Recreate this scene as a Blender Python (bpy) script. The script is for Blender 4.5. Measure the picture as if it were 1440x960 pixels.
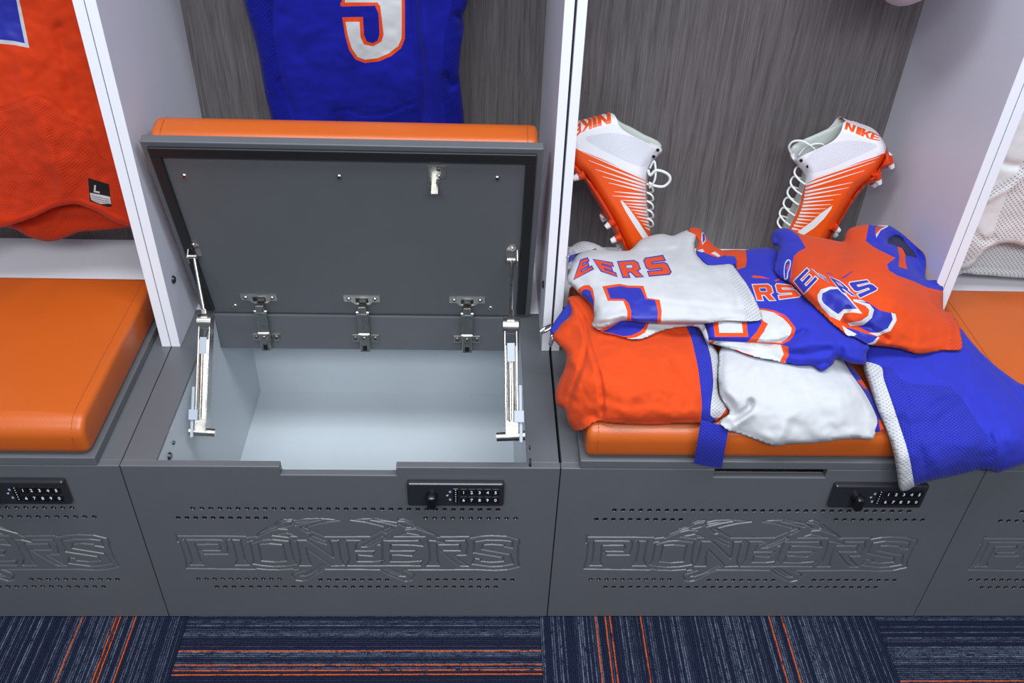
import bpy, bmesh, math, random
import numpy as np
from mathutils import Vector, Matrix, noise
from mathutils.geometry import delaunay_2d_cdt

for o in list(bpy.data.objects):
    bpy.data.objects.remove(o, do_unlink=True)
S = bpy.context.scene
COL = S.collection
random.seed(7); RNG = np.random.default_rng(7)

# ------------------------------------------------------------------ camera, light, exposure
CAM = np.array([0.6113, -1.1126, 1.5810])
PITCH, YAW, ROLL, FPX = 0.6624, 0.0486, 0.0411, 1278.26
_f = np.array([math.sin(YAW)*math.cos(PITCH), math.cos(YAW)*math.cos(PITCH), -math.sin(PITCH)])
_r = np.cross(_f, [0, 0, 1.0]); _r /= np.linalg.norm(_r); _u = np.cross(_r, _f)
AX = np.array([_r*math.cos(ROLL)+_u*math.sin(ROLL), -_r*math.sin(ROLL)+_u*math.cos(ROLL), _f])
cd = bpy.data.cameras.new('camera'); cam = bpy.data.objects.new('camera', cd); COL.objects.link(cam)
m = Matrix.Identity(4)
for i in range(3):
    m[i][0] = AX[0][i]; m[i][1] = AX[1][i]; m[i][2] = -AX[2][i]; m[i][3] = CAM[i]
cam.matrix_world = m
cd.sensor_width = 36.0; cd.lens = FPX/1440*36; cd.clip_start = 0.05
S.camera = cam
S.view_settings.view_transform = 'Standard'; S.view_settings.look = 'None'
S.view_settings.gamma = 1; S.view_settings.use_curve_mapping = False
S.view_settings.exposure = 0.0
w = bpy.data.worlds.new('world'); S.world = w; w.use_nodes = True
w.node_tree.nodes['Background'].inputs[0].default_value = (0.84, 0.90, 1.0, 1)
w.node_tree.nodes['Background'].inputs[1].default_value = 0.20
def area(name, loc, sx, sy, power, rot=(0, 0, 0), col=(0.90, 0.95, 1.0)):
    L = bpy.data.lights.new(name, 'AREA'); L.shape = 'RECTANGLE'; L.size = sx; L.size_y = sy
    L.energy = power; L.color = col
    o = bpy.data.objects.new(name, L); o.location = loc; o.rotation_euler = rot; COL.objects.link(o)
area('ceiling_panel_light', (0.10, -0.45, 2.75), 1.2, 0.6, 31)
area('ceiling_panel_light', (1.45, -0.45, 2.75), 1.2, 0.6, 31)
area('ceiling_panel_light', (0.65, -2.3, 2.75), 2.4, 0.8, 134)

def ray(px, py):
    return np.array([(px-720)/FPX, (480-py)/FPX, 1.0]) @ AX
def at_x(px, py, X): d = ray(px, py); return CAM+d*(X-CAM[0])/d[0]
def at_y(px, py, Y): d = ray(px, py); return CAM+d*(Y-CAM[1])/d[1]
def at_z(px, py, Z): d = ray(px, py); return CAM+d*(Z-CAM[2])/d[2]
def at_p(px, py, P0, n):
    d = ray(px, py); return CAM+d*(np.dot(n, P0-CAM)/np.dot(n, d))

# ------------------------------------------------------------------ object helpers
def tag(o, label=None, cat=None, group=None, kind=None):
    if label: o['label'] = label
    if cat: o['category'] = cat
    if group: o['group'] = group
    if kind: o['kind'] = kind
    return o
def empty(name, loc=(0, 0, 0), parent=None):
    o = bpy.data.objects.new(name, None); COL.objects.link(o); o.location = loc; o.empty_display_size = 0.05
    if parent: o.parent = parent
    return o
def link(name, me, parent=None, label=None):
    o = bpy.data.objects.new(name, me); COL.objects.link(o)
    if parent:
        o.parent = parent
        o.matrix_parent_inverse = WORLD(parent).inverted()
    if label: o['label'] = label
    return o
def WORLD(o):
    M = o.matrix_basis.copy()
    if o.parent: M = WORLD(o.parent) @ o.matrix_parent_inverse @ M
    return M
class MB:
    def __init__(s): s.v = []; s.f = []; s.m = []; s.sm = []
    def add(s, v, f, mi=0, smooth=False):
        n = len(s.v); s.v += [tuple(map(float, p)) for p in v]
        s.f += [tuple(i+n for i in q) for q in f]; s.m += [mi]*len(f); s.sm += [smooth]*len(f)
        return s
    def bm(s, b, M=None, mi=0, smooth=False):
        b.verts.index_update()
        v = [(M @ p.co if M else p.co) for p in b.verts]
        f = [[q.index for q in x.verts] for x in b.faces]; b.free()
        return s.add(v, f, mi, smooth)
    def box(s, a, c, r=0.0, seg=1, mi=0, M=None, smooth=False):
        b = bmesh.new(); bmesh.ops.create_cube(b, size=1)
        for p in b.verts: p.co = Vector([a[i]+(p.co[i]+.5)*(c[i]-a[i]) for i in range(3)])
        if r > 0: bmesh.ops.bevel(b, geom=b.edges[:], offset=r, segments=seg, profile=.5, affect='EDGES', clamp_overlap=True)
        return s.bm(b, M, mi, smooth)
    def bar(s, p, q, wx, wy, up=(0, -1, 0), r=0.001, mi=0):
        p = Vector(p); q = Vector(q); z = (q-p); L = z.length; z.normalize()
        y = Vector(up); y = (y-z*y.dot(z)).normalized(); x = y.cross(z)
        M = Matrix((x, y, z)).transposed().to_4x4(); M.translation = p
        return s.box((-wx/2, -wy/2, 0), (wx/2, wy/2, L), r, 2, mi, M)
    def cyl(s, p, q, r0, r1=None, n=16, mi=0, caps=True):
        r1 = r0 if r1 is None else r1
        p = Vector(p); q = Vector(q); z = (q-p).normalized(); x = z.orthogonal().normalized(); y = z.cross(x)
        v = []
        for c, r in ((p, r0), (q, r1)):
            v += [c+(x*math.cos(2*math.pi*i/n)+y*math.sin(2*math.pi*i/n))*r for i in range(n)]
        s.add(v, [(i, (i+1) % n, n+(i+1) % n, n+i) for i in range(n)], mi, True)
        if caps: s.add(v, [tuple(range(n-1, -1, -1)), tuple(range(n, 2*n))], mi)
        return s
    def tube(s, pts, r, n=8, mi=0, closed=False):
        pts = [Vector(p) for p in pts]; k = len(pts); v = []; X = None
        for i, p in enumerate(pts):
            a = pts[(i-1) % k] if closed or i > 0 else p
            b = pts[(i+1) % k] if closed or i < k-1 else p
            t = (b-a).normalized()
            X = t.orthogonal().normalized() if X is None else (X-t*X.dot(t)).normalized()
            Y = t.cross(X); rr = r[i] if hasattr(r, '__len__') else r
            v += [p+(X*math.cos(2*math.pi*j/n)+Y*math.sin(2*math.pi*j/n))*rr for j in range(n)]
        f = []
        for i in range(k if closed else k-1):
            for j in range(n):
                i2 = (i+1) % k
                f.append((i*n+j, i*n+(j+1) % n, i2*n+(j+1) % n, i2*n+j))
        s.add(v, f, mi, True)
        if not closed: s.add(v, [tuple(range(n-1, -1, -1)), tuple(range((k-1)*n, k*n))], mi)
        return s
    def prism(s, poly, nvec, th, mi=0):
        poly = [np.array(p, float) for p in poly]; k = len(poly); nv = np.array(nvec, float); nv /= np.linalg.norm(nv)
        ar = sum(np.cross(poly[i], poly[(i+1) % k]) for i in range(k))
        if np.dot(ar, nv) < 0: poly = poly[::-1]
        v = poly+[p+nv*th for p in poly]
        return s.add(v, [tuple(range(k-1, -1, -1)), tuple(range(k, 2*k))]+[(i, (i+1) % k, k+(i+1) % k, k+i) for i in range(k)], mi)
    def mesh(s, name, mats):
        me = bpy.data.meshes.new(name); me.from_pydata(s.v, [], s.f)
        for x in (mats if isinstance(mats, (list, tuple)) else [mats]): me.materials.append(x)
        me.polygons.foreach_set('material_index', s.m); me.polygons.foreach_set('use_smooth', s.sm); me.update()
        return me
    def build(s, name, mats, parent=None, label=None):
        return link(name, s.mesh(name, mats), parent, label)

# ------------------------------------------------------------------ materials
class N:
    def __init__(s, name):
        s.mat = bpy.data.materials.new(name); s.mat.use_nodes = True
        s.t = s.mat.node_tree; s.b = s.t.nodes['Principled BSDF']
    def n(s, typ, **kw):
        x = s.t.nodes.new(typ)
        for k, v in kw.items():
            if k.startswith('i_'):
                key = k[2:]; key = int(key) if key.isdigit() else key
                if hasattr(v, 'is_output'): s.t.links.new(v, x.inputs[key])
                else: x.inputs[key].default_value = v
            else: setattr(x, k, v)
        return x
    def math(s, op, a, b=None, c=None):
        kw = {'i_0': a}
        if b is not None: kw['i_1'] = b
        if c is not None: kw['i_2'] = c
        return s.n('ShaderNodeMath', operation=op, **kw).outputs[0]
    def mix(s, f, a, b):
        x = s.n('ShaderNodeMix', data_type='RGBA')
        for i, v in ((0, f), (6, a), (7, b)):
            if hasattr(v, 'is_output'): s.t.links.new(v, x.inputs[i])
            else: x.inputs[i].default_value = v
        return x.outputs[2]
    def set(s, **kw):
        for k, v in kw.items():
            k = {'col': 'Base Color', 'rough': 'Roughness', 'metal': 'Metallic', 'spec': 'Specular IOR Level', 'coat': 'Coat Weight',
                 'sheen': 'Sheen Weight', 'sheenr': 'Sheen Roughness', 'normal': 'Normal'}[k]
            if hasattr(v, 'is_output'): s.t.links.new(v, s.b.inputs[k])
            else: s.b.inputs[k].default_value = v
        return s.mat
    def bump(s, h, strength=.3, dist=.001, chain=None):
        kw = {'i_Height': h, 'i_Strength': strength, 'i_Distance': dist}
        if chain is not None: kw['i_Normal'] = chain
        return s.n('ShaderNodeBump', **kw).outputs[0]
def rgb(r, g, b): return (r, g, b, 1)
def plain(name, c, rough=.5, metal=0., spec=.5, noise_amt=0.0, scale=40, bump=0.0):
    x = N(name); kw = dict(rough=rough, metal=metal, spec=spec)
    if noise_amt or bump:
        tc = x.n('ShaderNodeTexCoord'); t = x.n('ShaderNodeTexNoise', i_Vector=tc.outputs['Object'], i_Scale=scale, i_Detail=4.0)
        if noise_amt:
            d = tuple(v*(1-noise_amt) for v in c[:3])+(1,); e = tuple(min(1, v*(1+noise_amt)) for v in c[:3])+(1,)
            kw['col'] = x.mix(t.outputs[0], d, e)
        if bump: kw['normal'] = x.bump(t.outputs[0], bump, .0008)
    kw.setdefault('col', c)
    return x.set(**kw)
def cloth(name, c, rough=.85, weave=1.0, mesh=0.0, pitch=.0052, shine=0.0, hole=.35):
    x = N(name); uv = x.n('ShaderNodeUVMap'); uvo = uv.outputs[0]
    t = x.n('ShaderNodeTexNoise', i_Vector=uvo, i_Scale=26.0, i_Detail=3.0)
    wv = x.n('ShaderNodeTexNoise', i_Vector=uvo, i_Scale=900.0, i_Detail=1.0)
    col = x.mix(t.outputs[0], tuple(v*.9 for v in c[:3])+(1,), tuple(min(1, v*1.06) for v in c[:3])+(1,))
    nrm = x.bump(wv.outputs[0], .25*weave, .0006)
    nrm = x.bump(t.outputs[0], .35, .004, nrm)
    if mesh:
        mp = x.n('ShaderNodeMapping', i_Vector=uvo); mp.inputs['Rotation'].default_value = (0, 0, math.radians(45))
        vo = x.n('ShaderNodeTexVoronoi', voronoi_dimensions='2D', i_Vector=mp.outputs[0], i_Scale=1/pitch, i_Randomness=0.0)
        h = x.n('ShaderNodeMapRange', interpolation_type='SMOOTHSTEP', i_Value=vo.outputs['Distance']); h.inputs[1].default_value = .16; h.inputs[2].default_value = .34
        col = x.mix(x.math('MULTIPLY', x.math('SUBTRACT', 1.0, h.outputs[0]), mesh), col, tuple(v*hole for v in c[:3])+(1,))
        nrm = x.bump(h.outputs[0], .6, .0012, nrm)
    return x.set(col=col, rough=rough, normal=nrm, spec=.25+shine, sheen=.05, sheenr=.5)
def laminate(name, c, rough=.42):
    x = N(name); tc = x.n('ShaderNodeTexCoord')
    t = x.n('ShaderNodeTexNoise', i_Vector=tc.outputs['Object'], i_Scale=5.0, i_Detail=6.0, i_Roughness=.65)
    f = x.n('ShaderNodeTexNoise', i_Vector=tc.outputs['Object'], i_Scale=420.0, i_Detail=2.0)
    col = x.mix(t.outputs[0], tuple(v*.88 for v in c[:3])+(1,), tuple(v*1.1 for v in c[:3])+(1,))
    r = x.n('ShaderNodeMapRange', i_Value=t.outputs[0]); r.inputs[3].default_value = rough-.07; r.inputs[4].default_value = rough+.1
    return x.set(col=col, rough=r.outputs[0], normal=x.bump(f.outputs[0], .08, .0004), spec=.55)
def wood(name):
    x = N(name); tc = x.n('ShaderNodeTexCoord')
    mp = x.n('ShaderNodeMapping', i_Vector=tc.outputs['Object']); mp.inputs['Scale'].default_value = (1, 1, .035)
    a = x.n('ShaderNodeTexNoise', i_Vector=mp.outputs[0], i_Scale=260.0, i_Detail=5.0, i_Roughness=.7)
    mp2 = x.n('ShaderNodeMapping', i_Vector=tc.outputs['Object']); mp2.inputs['Scale'].default_value = (1, 1, .12)
    b = x.n('ShaderNodeTexNoise', i_Vector=mp2.outputs[0], i_Scale=14.0, i_Detail=3.0)
    wv = x.n('ShaderNodeTexWave', bands_direction='X', i_Vector=mp2.outputs[0], i_Scale=9.0, i_Distortion=7.0, i_Detail=3.0)
    rp = x.n('ShaderNodeMapRange', i_Value=a.outputs[0]); rp.inputs[1].default_value = .36; rp.inputs[2].default_value = .66
    c1 = x.mix(rp.outputs[0], rgb(.066, .060, .062), rgb(.180, .168, .170))
    c2 = x.mix(x.math('MULTIPLY', b.outputs[0], .6), c1, rgb(.115, .104, .104))
    c3 = x.mix(x.math('MULTIPLY', wv.outputs[0], .18), c2, rgb(.22, .20, .20))
    return x.set(col=c3, rough=.5, spec=.35, normal=x.bump(a.outputs[0], .12, .0004))
def leather(name, c):
    x = N(name); tc = x.n('ShaderNodeTexCoord')
    v = x.n('ShaderNodeTexVoronoi', i_Vector=tc.outputs['Object'], i_Scale=520.0)
    t = x.n('ShaderNodeTexNoise', i_Vector=tc.outputs['Object'], i_Scale=7.0, i_Detail=4.0)
    col = x.mix(t.outputs[0], tuple(q*.92 for q in c[:3])+(1,), tuple(min(1, q*1.07) for q in c[:3])+(1,))
    return x.set(col=col, rough=.37, spec=.5, normal=x.bump(t.outputs[0], .15, .003, x.bump(v.outputs['Distance'], .22, .0006)))
def metal(name, c, rough=.25, sc=60):
    x = N(name); tc = x.n('ShaderNodeTexCoord')
    t = x.n('ShaderNodeTexNoise', i_Vector=tc.outputs['Object'], i_Scale=float(sc), i_Detail=4.0)
    r = x.n('ShaderNodeMapRange', i_Value=t.outputs[0]); r.inputs[3].default_value = rough*.6; r.inputs[4].default_value = rough*1.5
    return x.set(col=x.mix(t.outputs[0], tuple(q*.8 for q in c[:3])+(1,), c), rough=r.outputs[0], metal=1.0)
def carpet(name, lines, seed):
    """loop pile with broken pale threads running along V and the given orange threads (positions in U, metres)"""
    x = N(name); uv = x.n('ShaderNodeUVMap'); sp = x.n('ShaderNodeSeparateXYZ', i_0=uv.outputs[0])
    u, v = sp.outputs[0], sp.outputs[1]
    pit = .0043
    cell = x.math('FLOOR', x.math('DIVIDE', u, pit))
    fr = x.math('FRACT', x.math('DIVIDE', u, pit))
    rib = x.math('POWER', x.math('SINE', x.math('MULTIPLY', fr, math.pi)), 1.6)
    wn = x.n('ShaderNodeTexWhiteNoise', noise_dimensions='2D', i_Vector=x.n('ShaderNodeCombineXYZ', i_0=cell, i_1=float(seed)).outputs[0])
    lv = x.n('ShaderNodeCombineXYZ', i_0=x.math('MULTIPLY', cell, 3.7), i_1=x.math('MULTIPLY', v, 34.0))
    brk = x.n('ShaderNodeTexNoise', noise_dimensions='2D', i_Vector=lv.outputs[0], i_Scale=1.0, i_Detail=4.0, i_Roughness=.75)
    loop = x.n('ShaderNodeTexNoise', noise_dimensions='2D', i_Vector=x.n('ShaderNodeCombineXYZ', i_0=x.math('MULTIPLY', u, 330.0), i_1=x.math('MULTIPLY', v, 330.0)).outputs[0], i_Scale=1.0, i_Detail=2.0)
    base = x.mix(x.math('MULTIPLY', loop.outputs[0], x.math('MULTIPLY_ADD', rib, .6, .4)), rgb(.0015, .002, .006), rgb(.024, .032, .078))
    lev = x.n('ShaderNodeMapRange', i_Value=wn.outputs[0], i_1=.35, i_2=1.0)
    amt = x.math('MULTIPLY', lev.outputs[0], x.n('ShaderNodeMapRange', i_Value=x.math('ADD', brk.outputs[0], x.math('MULTIPLY', loop.outputs[0], .55)), i_1=.58, i_2=1.02).outputs[0])
    amt = x.math('MULTIPLY', amt, rib)
    col = x.mix(amt, base, rgb(.17, .21, .29))
    on = None
    wob = x.math('MULTIPLY', x.math('SUBTRACT', brk.outputs[0], .5), .003)
    for c in lines:
        d = x.math('ABSOLUTE', x.math('SUBTRACT', x.math('ADD', u, wob), c))
        k = x.math('LESS_THAN', d, .0013)
        on = k if on is None else x.math('MAXIMUM', on, k)
    if on is not None:
        gap = x.n('ShaderNodeMapRange', i_Value=brk.outputs[0], i_1=.30, i_2=.48).outputs[0]
        col = x.mix(x.math('MULTIPLY', on, gap), col, x.mix(loop.outputs[0], rgb(.25, .03, .006), rgb(.75, .13, .025)))
    nr = x.bump(loop.outputs[0], .8, .003, x.bump(rib, .6, .002))
    return x.set(col=col, rough=.95, spec=.1, normal=nr)

M_GREY = laminate('grey_laminate', rgb(.104, .110, .122))
def gloss():
    x = N('grey_cut_groove'); return x.set(col=rgb(.095, .10, .112), rough=.35, spec=.6)
M_GROOVE = gloss()
M_WHITE = plain('white_melamine', rgb(.64, .64, .73), .45, noise_amt=.02)
M_EDGE = plain('lit_white_edge', rgb(.84, .85, .92), .4)  # same white board, front light painted in as a brighter tone
M_LEDGE = plain('white_melamine_lit', rgb(.90, .89, .94), .4)  # melamine whitened for the ledge, light put into its colour
M_LINER = plain('white_box_liner', rgb(.55, .60, .64), .45, noise_amt=.03, scale=6)
M_WOOD = wood('grey_wood_laminate')
M_LEATHER = leather('orange_vinyl', rgb(.50, .096, .011))
M_STITCH = plain('orange_thread', rgb(.35, .07, .012), .8)
M_BLACK = plain('black_rubber', rgb(.008, .009, .011), .45)
M_BLACKP = plain('black_plastic', rgb(.006, .006, .008), .3)
M_DARKST = plain('dark_steel', rgb(.030, .032, .038), .28, metal=.35, spec=.6)
M_NICKEL = metal('nickel_plate', rgb(.58, .56, .52), .27)
M_CHROME = metal('chrome', rgb(.85, .86, .87), .12)
M_CLIP = plain('grey_plastic_clip', rgb(.36, .40, .47), .45)
M_PRINT = plain('white_print', rgb(.80, .85, .9), .6)
M_PRINTB = plain('pale_blue_print', rgb(.30, .38, .55), .6)
ORANGE = rgb(.62, .056, .006); BLUE = rgb(.021, .029, .42); WHITE = rgb(.52, .53, .555)
F_OR = cloth('orange_cloth', ORANGE); F_ORM = cloth('orange_mesh_cloth', rgb(.62, .056, .008), mesh=.7, hole=.5)
F_BL = cloth('blue_cloth', BLUE); F_BLM = cloth('blue_mesh_cloth', rgb(.020, .028, .39), mesh=.8, hole=.3)
F_WH = cloth('white_cloth', WHITE); F_WHM = cloth('white_mesh_cloth', rgb(.53, .54, .565), mesh=.5, hole=.45, pitch=.0062)
F_TB = cloth('blue_twill_print', rgb(.017, .024, .34), rough=.5, shine=.2); F_TO = cloth('orange_twill_print', rgb(.66, .062, .008), rough=.6)
F_TW = cloth('white_twill_print', rgb(.54, .55, .57), rough=.6); F_NAVY = cloth('dark_navy_web', rgb(.018, .028, .30))
F_SHADE = cloth('dark_navy_cuff_shade', rgb(.005, .007, .06)); F_BK = cloth('black_tape', rgb(.01, .01, .012)); F_ORH = cloth('hanging_orange_cloth', rgb(.62, .040, .004)); F_ORHM = cloth('hanging_orange_mesh', rgb(.58, .036, .004), mesh=.6, hole=.55, pitch=.0042); F_BLH = cloth('hanging_blue_cloth', rgb(.009, .012, .26), shine=-.2); F_BLHM = cloth('hanging_blue_mesh', rgb(.007, .010, .22), mesh=.6, hole=.5, shine=-.2); F_WHH = cloth('bright_white_mesh', rgb(.78, .78, .80), mesh=.9, hole=.4, pitch=.0066); F_PINKW = cloth('smooth_white_cloth', rgb(.80, .80, .82))  # smooth panels of the hanging white jersey are one even white
# ------------------------------------------------------------------ polygon tools (pixel coordinates of the 1440x960 photograph)
def cr(pts, closed=True, step=3.0):
    """Catmull-Rom through the points, resampled"""
    P = np.array(pts, float); n = len(P); out = []
    for i in range(n if closed else n-1):
        if closed: a, b, c, d = P[(i-1) % n], P[i], P[(i+1) % n], P[(i+2) % n]
        else: a, b, c, d = P[max(i-1, 0)], P[i], P[i+1], P[min(i+2, n-1)]
        k = max(1, int(np.linalg.norm(c-b)/step))
        for j in range(k):
            t = j/k
            out.append(.5*((2*b)+(c-a)*t+(2*a-5*b+4*c-d)*t*t+(3*b-a-3*c+d)*t**3))
    if not closed: out.append(P[-1])
    return np.array(out)
def dens(pts, step=3.0, closed=True):
    P = np.array(pts, float); n = len(P); out = []
    for i in range(n if closed else n-1):
        a, b = P[i], P[(i+1) % n]; k = max(1, int(np.linalg.norm(b-a)/step))
        out += [a+(b-a)*j/k for j in range(k)]
    if not closed: out.append(P[-1])
    return np.array(out)
def inside(Q, P):
    x, y = Q[:, 0], Q[:, 1]; r = np.zeros(len(Q), bool); n = len(P)
    for i in range(n):
        x1, y1 = P[i]; x2, y2 = P[(i+1) % n]
        if y1 == y2: continue
        c = ((y1 > y) != (y2 > y)) & (x < (x2-x1)*(y-y1)/(y2-y1)+x1)
        r ^= c
    return r
def dist(Q, P, closed=True):
    """distance to a polyline and the side (+ = left of travel, image y down)"""
    best = np.full(len(Q), 1e9); side = np.zeros(len(Q))
    n = len(P)
    for i in range(n if closed else n-1):
        a, b = P[i], P[(i+1) % n]; ab = b-a; L = ab@ab
        if L < 1e-12: continue
        t = np.clip(((Q-a)@ab)/L, 0, 1); d = np.hypot(*(Q-a-t[:, None]*ab).T)
        s = ab[0]*(Q[:, 1]-a[1])-ab[1]*(Q[:, 0]-a[0])
        k = d < best; best[k] = d[k]; side[k] = np.sign(s[k])
    return best, side
def grow(poly, d):
    P = np.array(poly, float); n = len(P)
    ar = sum(P[i][0]*P[(i+1) % n][1]-P[(i+1) % n][0]*P[i][1] for i in range(n))
    s = 1 if ar > 0 else -1; out = []
    for i in range(n):
        a, b, c = P[i-1], P[i], P[(i+1) % n]
        e1 = b-a; e2 = c-b; e1 = e1/(np.linalg.norm(e1)+1e-9); e2 = e2/(np.linalg.norm(e2)+1e-9)
        n1 = np.array([e1[1], -e1[0]])*s; n2 = np.array([e2[1], -e2[0]])*s
        k = n1+n2; q = k@n1; out.append(b+k*d/max(q, .55))
    return np.array(out)
def X(ox, oy, sc, pts): return [(ox+a/sc, oy+b/sc) for a, b in pts]
GLY = {'E': ([(0, 0), (1, 0), (1, .2), (.32, .2), (.32, .4), (.85, .4), (.85, .6), (.32, .6), (.32, .8), (1, .8), (1, 1), (0, 1)], None),
       'S': ([(0, .1), (.1, 0), (1, 0), (1, .22), (.3, .22), (.3, .38), (.9, .38), (1, .48), (1, .9), (.9, 1), (0, 1), (0, .78), (.7, .78), (.7, .62), (.1, .62), (0, .52)], None),
       'R': ([(0, 0), (.85, 0), (1, .15), (1, .5), (.8, .62), (1.02, 1), (.68, 1), (.5, .66), (.3, .66), (.3, 1), (0, 1)], [(.3, .2), (.7, .2), (.7, .46), (.3, .46)]),
       'N': ([(0, 0), (.35, 0), (.7, .6), (.7, 0), (1, 0), (1, 1), (.65, 1), (.3, .4), (.3, 1), (0, 1)], None),
       'I': ([(0, 0), (1, 0), (1, 1), (0, 1)], None),
       'L': ([(0, 0), (.3, 0), (.3, .78), (1, .78), (1, 1), (0, 1)], None),
       'K': ([(0, 0), (.32, 0), (.32, .4), (.68, 0), (1, 0), (.62, .45), (1, 1), (.65, 1), (.42, .62), (.32, .75), (.32, 1), (0, 1)], None)}
def quad(pts, q):
    q = [np.array(p, float) for p in q]
    return [tuple((q[0]*(1-u)+q[1]*u)*(1-v)+(q[3]*(1-u)+q[2]*u)*v) for u, v in pts]
def glyph(ch, q, part, fill, edge=None, base=None, k=1.3):
    o, h = GLY[ch]; P = quad(o, q); r = []
    if edge: r.append((part, edge, grow(P, k)))
    r.append((part, fill, P))
    if h:
        H = quad(h, q)
        if edge: r.append((part, edge, H)); H = grow(H, -k*.6)
        r.append(('body', base, H))
    return r
def tps(ctrl, Q, lam=1e-3):
    """smooth thin-plate interpolation of values given at scattered pixels"""
    C = np.array(ctrl, float); P = C[:, :2]/100; z = C[:, 2]; n = len(P)
    def U(r2): return np.where(r2 > 0, .5*r2*np.log(r2+1e-12), 0)
    K = U(((P[:, None]-P[None])**2).sum(-1))+lam*np.eye(n); A = np.zeros((n+3, n+3)); A[:n, :n] = K
    A[:n, n] = 1; A[:n, n+1:] = P; A[n, :n] = 1; A[n+1:, :n] = P.T
    wv = np.linalg.solve(A, np.r_[z, 0, 0, 0]); q = Q/100
    return U(((q[:, None]-P[None])**2).sum(-1))@wv[:n]+wv[n]+q@wv[n+1:]

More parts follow.
